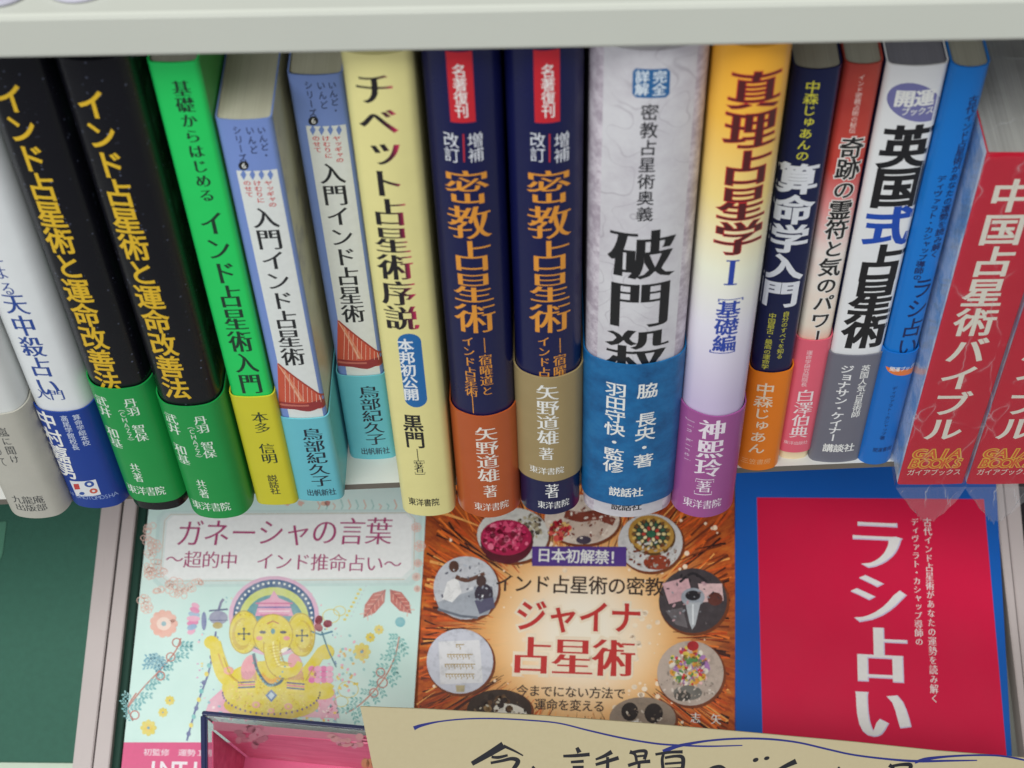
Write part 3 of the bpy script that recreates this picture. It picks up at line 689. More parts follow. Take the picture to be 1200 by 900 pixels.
# 14 white with black lettering, grey band
e, sp, ob = book('white paperback with heavy black and blue title, lilac oval badge and a grey band', 94.5, 111.6, 18, 185, 1.3, 1.6, paper('white_laminated_jacket', (230, 231, 232), .35), hard=False, obi=(-.2, 60.5, paper('dark_grey_band', (112, 112, 124), .4)), page=pages_mat('slate_page_edges', (150, 150, 156), (110, 110, 120)), side=paper('dark_blue_board', (26, 38, 86), .4))
I, J = Ink(sp), Ink(sp)
I.ell('oval_badge', (118, 118, 172), 1072, 120, 33.5, 22, 0, .26); I.row('badge_lettering', WHITE, '開運', 1048, 1095, 115.5, 19, HEAVY, 1); I.row('badge_lettering', WHITE, 'ブックス', 1056, 1094, 130.5, 9, BOLD, 1)
I.col(T, (20, 20, 24), '英国　占星術', 1039.5, 147, 403, 54, HEAVY, 1, fill=1.03); u_, v_ = sp.px(1040, 274); I.col(T, (20, 74, 176), '　　式　　　', 1039.5, 147, 403, 54, HEAVY, 1, fill=1.03)
J.col(SUB, WHITE, '英国人気占星術師', 1008, 426, 486, 10, GOTHIC); J.col(A_, (236, 236, 236), 'ジョナサン・ケイナー', 984.5, 425, 515, 14, BOLD, kana=1.02); J.row(P_, WHITE, '講談社', 964, 1000, 523, 9, BOLD)
done(e, ob, I, J)

# 15 blue paperback
MB = paper('bright_blue_jacket', (22, 116, 200), .32, .04, .2, .1)
e, sp, ob = book('slim bright blue paperback with tiny dark lettering and an orange half-round mark', 112.0, 122.9, 17, 185, 1.8, 1.8, MB, hard=False, obi=(-.2, 62.5, paper('blue_band', (24, 108, 192), .32, .04, .2, .1)), page=M_PAGE2)
I, J = Ink(sp), Ink(sp); dn = (12, 28, 84)
I.col(SUB, dn, '古代インド占星術があなたの運勢を読み解く', 1118.5, 112, 297, 11, BOLD); I.col(SUB, dn, 'ディヴァラト・カシャップ導師の', 1090, 202, 327, 10.5, BOLD)
I.col(T, dn, 'ラシ占い', 1073, 326, 411, 24, GOTHIC, kana=1)
P = [(1055 + 16 * math.cos(a) * 1.0, 427 + 11 * math.sin(a)) for a in [math.pi * k / 12 for k in range(13)]]
J.poly('orange_mark', (226, 122, 60), P, 0); J.row('mark_lettering', WHITE, '開運ブック', 1043, 1068, 430.5, 5, GOTHIC, 1)
J.col(A_, dn, 'ディヴァラト・カシャップ著', 1041, 450, 512, 6, LIGHT); J.row(P_, dn, '開運書房', 1023, 1042, 525, 5, LIGHT)
done(e, ob, I, J)

# 16, 17 red books in crinkled film
def cosmic(name):
    m, nt, bs = newmat(name); n = noise(nt, 32, 7, .7); r = ramp(nt, [(.3, (90, 140, 200)), (.42, (160, 194, 224)), (.5, (222, 232, 240)), (.6, (180, 206, 226)), (.72, (110, 150, 200))])
    nt.links.new(n, r.inputs[0]); nt.links.new(r.outputs[0], bs.inputs['Base Color']); finish(nt, bs, .25); return m
MR = paper('crimson_red_jacket', (200, 24, 50), .35)
e, sp, ob = book('short thick red book in crinkled clear film, whole spine in view, large white lettering', 124.3, 147.6, 7, 162, .25, .7, MR, hard=False, D=.135, page=M_PAGE3, side=cosmic('blue_white_cosmic_cover'), group='red books wrapped in clear film')
I = Ink(sp); w = (236, 232, 214)
I.col(T, w, '中国占星術バイブル', 1147.5, 209, 516, 47, BOLD, kana=.98, fill=.96)
og = (238, 132, 38)
I.row('series_outline', (236, 190, 60), 'GAIA', 1070, 1128, 531.5, 11.5, (.075, .06), 1, slant=.18); I.row('series_outline', (236, 190, 60), 'BOOKS', 1065, 1128, 543, 11.5, (.075, .06), 1, slant=.18)
I.row('series_lettering', (222, 84, 36), 'GAIA', 1070, 1128, 531.5, 11.5, (.012, .0), 3, slant=.18); I.row('series_lettering', (222, 84, 36), 'BOOKS', 1065, 1128, 543, 11.5, (.012, 0), 3, slant=.18); I.row(P_, w, 'ガイアブックス', 1063, 1126, 553.5, 7, LIGHT)
done(e, None, I)
def film_mat(FW):
  m, nt, bs = newmat('clear_crinkled_film')
  tr = N(nt, 'ShaderNodeBsdfTransparent'); tr.inputs[0].default_value = (.97, .975, .985, 1); gl = N(nt, 'ShaderNodeBsdfGlossy'); gl.inputs['Roughness'].default_value = .2
  df = N(nt, 'ShaderNodeBsdfTranslucent'); df.inputs[0].default_value = (.9, .92, .96, 1); d2 = N(nt, 'ShaderNodeBsdfDiffuse'); d2.inputs[0].default_value = (.93, .95, .98, 1)
  bp = N(nt, 'ShaderNodeBump', Strength=.5, Distance=.001)
  vo = N(nt, 'ShaderNodeTexVoronoi', feature='DISTANCE_TO_EDGE', Scale=1.0); mpv = N(nt, 'ShaderNodeMapping'); mpv.inputs['Scale'].default_value = (85, 85, 26)
  wn_ = N(nt, 'ShaderNodeTexNoise', Scale=90, Detail=2); cw = objco(nt); nt.links.new(cw, wn_.inputs['Vector']); wm = N(nt, 'ShaderNodeVectorMath', operation='SCALE'); wm.inputs['Scale'].default_value = .006; nt.links.new(wn_.outputs['Color'], wm.inputs[0])
  wa = N(nt, 'ShaderNodeVectorMath', operation='ADD'); nt.links.new(cw, wa.inputs[0]); nt.links.new(wm.outputs[0], wa.inputs[1]); nt.links.new(wa.outputs[0], mpv.inputs['Vector']); nt.links.new(mpv.outputs[0], vo.inputs['Vector'])
  nt.links.new(vo.outputs['Distance'], bp.inputs['Height'])
  nt.links.new(bp.outputs[0], gl.inputs['Normal'])
  lw = N(nt, 'ShaderNodeLayerWeight', Blend=.16); nt.links.new(bp.outputs[0], lw.inputs['Normal'])
  cr0 = ramp(nt, [(0, (255, 255, 255)), (.012, (130, 130, 130)), (.04, (0, 0, 0))]); nt.links.new(vo.outputs['Distance'], cr0.inputs[0])
  gt_ = ramp(nt, [(.46, (0, 0, 0)), (.62, (255, 255, 255))]); nt.links.new(noise(nt, 50, 3, .6), gt_.inputs[0]); cr = N(nt, 'ShaderNodeMath', operation='MULTIPLY'); nt.links.new(cr0.outputs[0], cr.inputs[0]); nt.links.new(gt_.outputs[0], cr.inputs[1])
  ms0 = N(nt, 'ShaderNodeMixShader'); ms0.inputs[0].default_value = .5; nt.links.new(df.outputs[0], ms0.inputs[1]); nt.links.new(d2.outputs[0], ms0.inputs[2])
  ml = N(nt, 'ShaderNodeMath', operation='MULTIPLY_ADD'); ml.inputs[1].default_value = .42; ml.inputs[2].default_value = FW; nt.links.new(cr.outputs[0], ml.inputs[0])
  ms1 = N(nt, 'ShaderNodeMixShader'); nt.links.new(ml.outputs[0], ms1.inputs[0]); nt.links.new(tr.outputs[0], ms1.inputs[1]); nt.links.new(ms0.outputs[0], ms1.inputs[2])
  ms2 = N(nt, 'ShaderNodeMixShader'); lf = N(nt, 'ShaderNodeMath', operation='MULTIPLY'); lf.inputs[1].default_value = .45; nt.links.new(lw.outputs['Fresnel'], lf.inputs[0]); nt.links.new(lf.outputs[0], ms2.inputs[0]); nt.links.new(ms1.outputs[0], ms2.inputs[1]); nt.links.new(gl.outputs[0], ms2.inputs[2])
  nt.links.new(ms2.outputs[0], nt.nodes['Material Output'].inputs[0])
  return m
M_FILM, M_FLAP = film_mat(.035), film_mat(.12)
def film(parent, w, D, H):
    """loose film: sleeve round spine, left cover and head, with a gathered flap under the foot"""
    rnd = random.Random(5); bm = bmesh.new()
    def sheet(fn, nu, nv, amp):
        g = [[bm.verts.new(fn(i / nu, j / nv) + Vector([rnd.uniform(-amp, amp) for _ in range(3)])) for j in range(nv + 1)] for i in range(nu + 1)]
        for i in range(nu):
            for j in range(nv): bm.faces.new((g[i][j], g[i + 1][j], g[i + 1][j + 1], g[i][j + 1]))
    hw = w / 2 + .0009
    sheet(lambda a, b: Vector((-hw + 2 * hw * a, -.0012, H * b)), 8, 26, .00022)
    sheet(lambda a, b: Vector((-hw - .0002, -.0006 + D * a, H * b)), 14, 26, .0002)
    sheet(lambda a, b: Vector((-hw + 2 * hw * a, -.0012 + D * b, H + .0012 + .004 * math.sin(math.pi * b) * (1 - abs(2 * a - 1)))), 8, 22, .0009)
    # gathered flap below the foot: folds run from the foot edge to a crumpled tip
    tip = Vector((.0008, -.0045, -.0185)); nf = 16
    for lay in (0,):
        top = [bm.verts.new((-hw + 2 * hw * k / nf, -.0012 + lay * .006, 0)) for k in range(nf + 1)]; prev = top
        for j in (1, 2, 3, 4):
            f = j / 4.0; cur = []
            for k in range(nf + 1):
                p0 = Vector((-hw + 2 * hw * k / nf, -.0012 + lay * .006 * (1 - f), 0)); q = p0.lerp(tip + Vector(((k / nf - .5) * .010, 0, .007 * abs(2 * k / nf - 1.05) ** 1.5 + rnd.uniform(-.0005, .0012))), f)
                q.y += (.0011 if k % 2 else -.0011) * (1 - .5 * f) + rnd.uniform(-.0004, .0004); cur.append(bm.verts.new(q))
            for k in range(nf): bm.faces.new((prev[k], prev[k + 1], cur[k + 1], cur[k])).material_index = 1
            prev = cur
    me = bpy.data.meshes.new('film_wrapper'); bm.to_mesh(me); bm.free(); return link('film_wrapper', me, [M_FILM, M_FLAP], parent, True)
film(e, .0233, .135, .162)
c = copy_tree(e); c.location = (c.location.x + .0245, .0068, 0)
tag(c, 'red film-wrapped book cut off at the far right, lower spine in view')

# ------------------------------------------------------------------ covers lying on the sloping table
def cover(label, tl, bl, wpx_pts, H, mat, page, thick=BT, up=30):
    """tl, bl: two points of the left edge; wpx_pts: a point of the right edge; H: height of the book in metres; up: how far it goes on beneath the shelf"""
    S = flat_from(0, tl, bl); w = S.px(*wpx_pts)[0]
    top = S.px(tl[0], tl[1] - up)[1]
    S.top, S.w, S.H = top, w, H
    e = empty('display_book', S.o); tag(e, label, 'book', 'books lying face up on the display table')
    def slab2(nm, u0, u1, v0, v1, n0, n1, mt):
        V = []
        for n_ in (n0, n1):
            for u, v in ((u0, v0), (u1, v0), (u1, v1), (u0, v1)): V.append(S.map(u, v, n_))
        o = mesh(nm, V, [(3, 2, 1, 0), (4, 5, 6, 7), (0, 1, 5, 4), (1, 2, 6, 5), (2, 3, 7, 6), (3, 0, 4, 7)], mt, e)
        bm = bmesh.new(); bm.from_mesh(o.data); bmesh.ops.bevel(bm, geom=bm.edges[:], offset=.0002, segments=2, affect='EDGES'); bm.to_mesh(o.data); bm.free()
    slab2('front_cover', 0, w, top - H, top, -.0006, 0, mat)
    slab2('page_block', .0005, w - .0005, top - H + .0005, top - .0005, -thick + .0006, -.0007, page)
    slab2('back_cover', 0, w, top - H, top, -thick, -thick + .0005, mat)
    return e, S

# --- pale aqua cover with the elephant-headed figure
m, nt, bs = newmat('aqua_watercolour_cover')
n = noise(nt, 16, 5, .55); r = ramp(nt, [(.3, (200, 228, 220)), (.5, (210, 235, 228)), (.7, (222, 240, 234)), (.85, (230, 242, 232))]); nt.links.new(n, r.inputs[0]); nt.links.new(r.outputs[0], bs.inputs['Base Color']); finish(nt, bs, .4)
e, S = cover('pale aqua book with a yellow elephant-headed figure and pink lettering on its cover', (173, 607), (144, 882), (498.5, 607), .19, m, M_PAGE, up=42)
I = Ink(S); DV = 'cover_drawing'
panel = [(200, 603), (478, 601), (486, 608), (485, 668), (474, 679), (196, 681), (188, 674), (193, 610)]

for k_, c_ in enumerate(((208, 232, 227), (218, 236, 232), (234, 243, 240), (250, 252, 250))):
    g_ = 9 - k_ * 4; I.poly('title_panel', c_, [(x + (g_ if x > 330 else -g_), y + (g_ * .8 if y > 640 else -g_ * .5)) for x, y in panel], k_ - 4)
I.stroke('panel_outline', (206, 190, 166), panel[4:] + panel[:4], .7, 1)
PK = (176, 62, 116)
I.row(T, PK, 'ガネーシャの言葉', 207, 460, 625, 32, MINCHOL, 3, y2=622, slant=.06); I.row(SUB, PK, '〜超的中 インド推命占い〜', 194, 471, 655, 20, MINCHOL, 3, y2=661)
rnd = random.Random(3)
pinkL, aqua, oliv, rust, yel, yel2, tealc, lilac = (238, 190, 176), (120, 184, 190), (150, 168, 90), (186, 84, 72), (226, 206, 62), (200, 168, 50), (56, 120, 136), (214, 140, 188)
# faint motifs round the title panel
for cx, cy, k in ((181, 640, 9), (176, 672, 8), (205, 688, 13), (172, 712, 8), (492, 640, 7), (490, 660, 5), (488, 676, 5), (489, 690, 4), (488, 618, 6)):
    for q in range(7):
        a = q * .9; I.ring(DV, pinkL, cx + k * .55 * math.cos(a), cy + k * .55 * math.sin(a), k * .38, k * .36, .9, 2, 12)
for cx, cy in ((176, 650), (183, 662), (172, 664), (190, 672), (212, 694), (222, 690), (198, 684), (186, 694), (232, 684), (170, 700), (172, 632), (176, 620)):
    for q in range(5): I.ring(DV, (240, 196, 182), cx + rnd.uniform(-5, 5), cy + rnd.uniform(-4, 4), rnd.uniform(2, 5), rnd.uniform(2, 4), .8, 2, 10)
for xx in range(372, 470, 9): I.stroke(DV, (150, 202, 196) if xx % 2 else (226, 180, 160), [(xx, 588 + rnd.uniform(-3, 3)), (xx + 3, 593), (xx + 1, 597)], 1.4, 2)
for xx, c_ in ((379, (226, 176, 150)), (384, (196, 120, 110)), (352, (224, 170, 150)), (336, (224, 170, 150))): I.ell(DV, c_, xx, 590, 4, 3, 2, 0, 10, .3)
def flower(cx, cy, R_, petals, c1, c2, lay=3, core=(90, 150, 170)):
    for q in range(petals):
        a = 2 * math.pi * q / petals; I.ell(DV, c1, cx + R_ * .62 * math.cos(a), cy + R_ * .62 * math.sin(a), R_ * .36, R_ * .3, lay + q % 2, a, 12)
    I.ell(DV, c2, cx, cy, R_ * .5, R_ * .46, lay + 2, 0, 16); I.ell(DV, core, cx, cy, R_ * .18, R_ * .17, lay + 3, 0, 8)
flower(192, 731, 17, 11, (236, 180, 164), (244, 214, 200), core=(140, 180, 190))
for cx, cy, k in ((174, 853, 10), (191, 835, 6), (199, 821, 6), (424, 764, 11), (434, 747, 6), (444, 738, 6)): flower(cx, cy, k, 8, (222, 204, 84), (226, 196, 66))
I.ell(DV, (104, 180, 190), 469, 729, 6, 6, 3, 0, 12)
def sprig(pts, side, n_, L_, col_leaf, col_stem):
    P, ws = smooth_line(pts, [1.8] * len(pts)); I.stroke(DV, col_stem, P, 1.6, 3)
    for k in range(n_):
        x, y = P[int(k * (len(P) - 1) / n_)]; a0 = math.atan2(P[-1][1] - P[0][1], P[-1][0] - P[0][0])
        for sgn in (1, -1) if side == 0 else (side,):
            a = a0 + sgn * .9; 
            a += rnd.uniform(-.3, .3); kk = rnd.uniform(.8, 1.3); I.stroke(DV, col_leaf, [(x, y), (x + L_ * 1.2 * kk * math.cos(a), y + L_ * 1.2 * kk * math.sin(a))], .7, 3)
            for j in range(3):
                for sg2 in (-1, 1): I.ell(DV, col_leaf, x + L_ * kk * (.4 + j * .4) * math.cos(a) - sg2 * 2.2 * math.sin(a), y + L_ * kk * (.4 + j * .4) * math.sin(a) + sg2 * 2.2 * math.cos(a), L_ * .2, L_ * .11, 4, a + sg2 * .6, 8)
sprig([(150, 829), (168, 806), (186, 787), (205, 764), (212, 748)], 1, 11, 12, (108, 176, 180), (190, 106, 92))
sprig([(156, 845), (150, 829), (160, 812)], -1, 4, 9, (108, 176, 180), (190, 106, 92)); sprig([(187, 768), (180, 784)], 0, 5, 10, (110, 170, 190), (120, 170, 180))
sprig([(468, 746), (462, 772), (448, 798), (424, 824), (405, 836)], 0, 11, 11, (116, 186, 182), (198, 124, 104))
for q in ((188, 792, 5), (200, 770, 5), (207, 753, 5), (448, 800, 6), (438, 812, 5), (158, 838, 5), (446, 788, 5)): I.ring(DV, (190, 96, 84), q[0], q[1], q[2], q[2], 1.3, 5, 12)
for (ax, ay), (bx, by) in (((452, 691), (426, 724)), ((457, 691), (482, 719))):   # red leaves
    dx_, dy_ = bx - ax, by - ay; L_ = math.hypot(dx_, dy_); nx_, ny_ = -dy_ / L_, dx_ / L_
    I.poly(DV, (192, 92, 82), [(ax, ay), (ax + dx_ * .3 + nx_ * 9, ay + dy_ * .3 + ny_ * 9), (ax + dx_ * .7 + nx_ * 8, ay + dy_ * .7 + ny_ * 8), (bx, by), (ax + dx_ * .7 - nx_ * 7, ay + dy_ * .7 - ny_ * 7), (ax + dx_ * .3 - nx_ * 8, ay + dy_ * .3 - ny_ * 8)], 4)
    for k in range(1, 6): 
        for sg in (1, -1): I.stroke(DV, (228, 168, 150), [(ax + dx_ * k / 6, ay + dy_ * k / 6), (ax + dx_ * (k + .9) / 6 + sg * nx_ * 6, ay + dy_ * (k + .9) / 6 + sg * ny_ * 6)], .9, 5)
    I.stroke(DV, (150, 60, 60), [(ax, ay), (bx, by)], 1, 6)
# lotus and lamp at the left, staff
for k in range(7): I.ell(DV, ((236, 168, 196), (226, 130, 176), (150, 180, 210))[k % 3], 229 - k * .8, 712 + k * 5 - 2, 8 - abs(3 - k), 3.4, 4 + k % 2, .5 - k * .16, 12)
I.ell(DV, (110, 120, 170), 239, 728, 3, 11, 6, 0, 14); I.ell(DV, (150, 150, 176), 256, 724, 11, 8, 5, 0, 16); I.stroke(DV, (80, 90, 130), [(245, 716), (267, 714)], 2, 7); I.stroke(DV, (80, 90, 130), [(246, 727), (267, 727)], 1, 7); I.stroke(DV, (110, 110, 150), [(256, 716), (259, 706), (262, 702)], 3, 6); I.ell(DV, (180, 160, 90), 255, 733, 6, 4, 6, 0, 12)
I.stroke(DV, (84, 96, 150), [(253, 740), (250, 765), (244, 790), (236, 812), (228, 835), (219, 868)], 2.2, 4)
for k in range(11): I.ell(DV, ((226, 206, 80), (80, 90, 150), (120, 190, 190))[k % 3], 251 - k * 3, 760 + k * 10, 2.6, 3, 6, 0, 8)
# figure: halo, body, arms, head
I.ell(DV, (224, 178, 204), 321, 722, 53, 47, 3, 0, 30); I.ell(DV, (58, 96, 140), 321, 722, 48, 43, 4, 0, 30); I.ell(DV, (206, 214, 120), 321, 726, 41, 38, 5, 0, 30); I.ell(DV, (86, 150, 160), 321, 730, 35, 33, 6, 0, 30)
for k in range(23): a = math.pi + math.pi * k / 22; I.ell(DV, (236, 238, 232), 321 + 44.5 * math.cos(a), 724 + 41 * math.sin(a), 1.6, 1.6, 7, 0, 7)
I.poly(DV, (232, 170, 190), [(262, 806), (300, 790), (350, 790), (392, 808), (398, 842), (240, 836), (246, 820)], 4)
for k in range(90): I.ell(DV, rnd.choice([(236, 150, 180), (250, 220, 220), (150, 190, 200), (240, 200, 90), (226, 120, 160)]), rnd.uniform(244, 396), rnd.uniform(812, 846), rnd.uniform(1, 3), rnd.uniform(1, 2.4), 5 + k % 3, rnd.uniform(0, 3), 7)
I.ell(DV, yel, 318, 806, 58, 32, 8, 0, 30); I.ell(DV, (214, 186, 54), 318, 826, 56, 18, 9, 0, 24); I.ell(DV, yel, 318, 816, 55, 19, 10, 0, 24)
I.stroke(DV, yel, [(252, 752), (256, 772), (264, 792), (282, 806)], [13, 17, 19, 17], 9, True); I.ell(DV, yel, 248, 753, 9, 8, 10, 0, 14); I.stroke(DV, yel, [(386, 800), (376, 812), (356, 812)], [14, 15, 14], 11, True)
I.stroke(DV, yel, [(378, 762), (366, 780), (356, 792)], [12, 14, 14], 9, True); I.ell(DV, yel, 382, 764, 10, 9, 10, 0, 14); I.ell(DV, yel, 378, 812, 14, 8, 12, 0, 14)
I.stroke(DV, (214, 170, 58), [(256, 766), (264, 786), (280, 800)], 2, 11, True)
I.ell(DV, (236, 160, 170), 292, 782, 9, 15, 11, .3, 16); I.ell(DV, (236, 160, 170), 346, 778, 8, 13, 11, -.3, 16)
for x0_, x1_, yy in ((279, 299, 800), (336, 357, 800)):
    for k in range(4): I.stroke(DV, ((90, 70, 130), (226, 120, 150), (70, 90, 140), (236, 214, 90))[k], [(x0_, yy + 3 * k), (x1_, yy + 3 * k + (2 if x0_ > 300 else -1))], 1.8, 12)
I.ell(DV, yel, 286, 741, 17, 25, 11, .12, 22); I.ell(DV, yel, 353, 744, 16, 26, 11, -.12, 22); I.ell(DV, (208, 178, 50), 284, 743, 12, 19, 12, .12, 20); I.ell(DV, (208, 178, 50), 356, 746, 11, 19, 12, -.12, 20)
I.ell(DV, (224, 204, 66), 286, 741, 10.5, 16, 13, .12, 20); I.ell(DV, (224, 204, 66), 354, 744, 9.5, 16, 13, -.12, 20)
for cx, cy in ((286, 743), (354, 745)):
    for a in (0, math.pi / 2): I.stroke(DV, (70, 84, 96), [(cx - 6 * math.cos(a), cy - 6 * math.sin(a)), (cx + 6 * math.cos(a), cy + 6 * math.sin(a))], 1.4, 14)
    for k in range(4): a = k * math.pi / 2; I.ell(DV, (70, 84, 96), cx + 6 * math.cos(a), cy + 6 * math.sin(a), 1.6, 1.6, 14, 0, 7)
I.poly(DV, (230, 160, 190), [(299, 722), (304, 706), (316, 701), (321, 692), (327, 701), (339, 706), (344, 722)], 12)
for k in range(4): I.stroke(DV, ((206, 100, 150), (244, 210, 220), (120, 110, 170), (206, 100, 150))[k], [(300 + (3 - k) * 1.6, 721 - 4.6 * k), (343 - (3 - k) * 1.6, 721 - 4.6 * k)], 1.8, 13)
I.ell(DV, (228, 208, 66), 320, 744, 23, 24, 14, 0, 26); I.stroke(DV, (228, 208, 66), [(318, 744), (319, 764), (322, 780), (332, 788), (346, 786), (352, 776)], [20, 18, 15, 13, 10, 7], 15, True)
I.stroke(DV, (244, 232, 150), [(320, 752), (322, 768), (328, 780), (340, 782)], 2.2, 16, True)
for k in range(8): I.stroke(DV, (208, 176, 54), [(314 + k * 1.4, 758 + k * 3.4), (326 + k * 1.2, 756 + k * 3.2)], .8, 17)
for cx in (308, 332): I.ell(DV, (70, 70, 90), cx, 741, 4, 1.8, 16, 0, 12); I.ell(DV, (232, 150, 150), cx + (-4 if cx < 320 else 4), 748, 4, 2.6, 16, 0, 10)
for hx, hr in ((320, 23),): I.ring(DV, (196, 164, 46), hx, 744, hr, 24, 1.1, 14.5)
for pts_ in ([(309, 752), (310, 768), (316, 786), (330, 796), (346, 793)], [(328, 752), (329, 764), (333, 776), (342, 778)], [(262, 770), (270, 790), (284, 802)], [(368, 782), (358, 798)]): I.stroke(DV, (190, 156, 44), pts_, 1, 17, True)
for hx, hy, hr in ((286, 741, 17), (353, 744, 16)): I.ring(DV, (190, 156, 44), hx, hy, hr, 25, 1, 13.5)
for q in ((268, 786, 6), (366, 790, 5), (300, 826, 5), (338, 828, 5), (318, 833, 4)): 
    I.ell(DV, (236, 170, 150), q[0], q[1], q[2], q[2] * .8, 13, 0, 12); I.ell(DV, (226, 206, 70), q[0], q[1], q[2] * .4, q[2] * .4, 14, 0, 8)
for k in range(12): I.stroke(DV, (206, 120, 140), [(283 + k * 1.5, 786 + (k % 3)), (284 + k * 1.5, 797)], .7, 13); I.stroke(DV, (206, 120, 140), [(338 + k * 1.5, 785 + (k % 3)), (339 + k * 1.5, 797)], .7, 13)
for k in range(9): I.ell(DV, (232, 170, 60), 308 + k * 2.6, 792 + 7 * math.sin(math.pi * k / 8), 1.4, 4, 13, 0, 8)
I.ell(DV, (92, 150, 160), 320, 740, 2.6, 3.4, 16, 0, 10); I.stroke(DV, (190, 90, 80), [(313, 731), (320, 728), (327, 731)], 1.2, 16); I.ell(DV, (250, 246, 226), 333, 762, 6, 2.4, 16, -.5, 10)
I.stroke(DV, (74, 100, 120), [(297, 766), (302, 786), (314, 802), (328, 800), (334, 788)], 3.4, 14, True)
for k in range(14): t_ = k / 13; I.ell(DV, (130, 176, 176), 297 + 37 * t_, 768 + 36 * math.sin(math.pi * min(t_ * .8 + .08, 1)), 1.3, 1.3, 18, 0, 6)
I.poly(DV, (90, 124, 176), [(318, 808), (325, 815), (318, 823), (311, 815)], 14); I.poly(DV, (196, 214, 226), [(318, 811), (322, 815), (318, 820), (314, 815)], 15)
for k in range(26): a = math.pi * k / 25; I.ell(DV, (110, 84, 130), 318 + 57 * math.cos(a), 812 + 25 * math.sin(a), 1.2, 1.6, 12, 0, 6)
for k in range(330):
    a, q = rnd.uniform(0, 6.28), math.sqrt(rnd.random()); c_ = rnd.choice([(196, 160, 44), (240, 226, 130), (214, 180, 50), (236, 190, 110)])
    I.ell(DV, c_, 318 + 54 * q * math.cos(a), 812 + 24 * q * math.sin(a), rnd.uniform(.5, 1.3), rnd.uniform(.4, .9), 10.4, a, 6)
for k in range(110):
    a, q = rnd.uniform(0, 6.28), math.sqrt(rnd.random()); c_ = rnd.choice([(196, 160, 44), (240, 228, 140)])
    sx_ = rnd.choice([(286, 741, 15, 23), (353, 744, 14, 23), (320, 746, 20, 20)]); I.ell(DV, c_, sx_[0] + sx_[2] * q * math.cos(a), sx_[1] + sx_[3] * q * math.sin(a), .8, .6, 13.7 if sx_[0] != 320 else 15.4, 0, 6)
for k in range(120):
    a = rnd.uniform(0, 6.28); q = rnd.uniform(1.05, 1.5); x, y = 320 + 62 * q * math.cos(a), 775 + 62 * q * math.sin(a)
    if 150 < x < 480 and y < 846: I.ell(DV, rnd.choice([(236, 190, 200), (236, 214, 130), (160, 206, 206), (214, 170, 200), (120, 150, 190)]), x, y, rnd.uniform(.6, 1.8), rnd.uniform(.6, 1.5), 2, a, 6)
# rose and lotus buds on the right
for k in range(9): I.ell(DV, ((204, 80, 110), (232, 140, 150), (190, 60, 90))[k % 3], 377 + 7 * math.cos(k * 2.1), 731 + 5 * math.sin(k * 2.1), 5.4, 4.4, 12 + k % 3, k, 10)
I.stroke(DV, (70, 130, 160), [(364, 740), (376, 744), (390, 740)], 2, 12); I.stroke(DV, (70, 120, 140), [(377, 740), (384, 760), (394, 782)], 1.6, 13, True)
for k in range(12): I.ell(DV, ((230, 120, 176), (240, 170, 200))[k % 2], 376 + (k % 4 - 1.5) * 7, 797 - (k // 4) * 6.5, 4.4, 3.8, 12 + k % 2, 0, 9)
for k in range(40): a = rnd.uniform(0, 6.3); I.ell(DV, rnd.choice([(236, 210, 80), (240, 170, 190), (150, 200, 200), (230, 190, 110)]), 405 + rnd.gauss(0, 11), 782 + rnd.gauss(0, 16), 2, 1.6, 4 + k % 2, a, 7)
for q in ((388, 722, 10), (398, 716, 7), (408, 808, 12), (400, 822, 8)): I.ring(DV, (222, 206, 110), q[0], q[1], q[2], q[2] * .8, 1, 4, 14)
for k in range(8): I.ell(DV, (222, 206, 100), 404 + k * 2.6, 716 - k * 5 + 10, 2, 1.6, 3, 0, 7); I.ell(DV, (196, 206, 210), 412 + k * 2.4, 722 - k * 5, .9, .9, 3, 0, 6)
# pink band with white print
I.poly('pink_band', (222, 84, 134), [S_ for S_ in [(145.3, 870), (486, 870), (476, 1010), (131, 1010)]], 2)
I.row('band_lettering', (240, 214, 224), '初監修 運勢１週間', 168, 260, 882, 8, GOTHIC, 3); I.row('band_lettering', (240, 230, 236), 'INTI', 170, 236, 902, 22, BOLD, 3)
I.build(e, base=6e-5, step=1.2e-5)

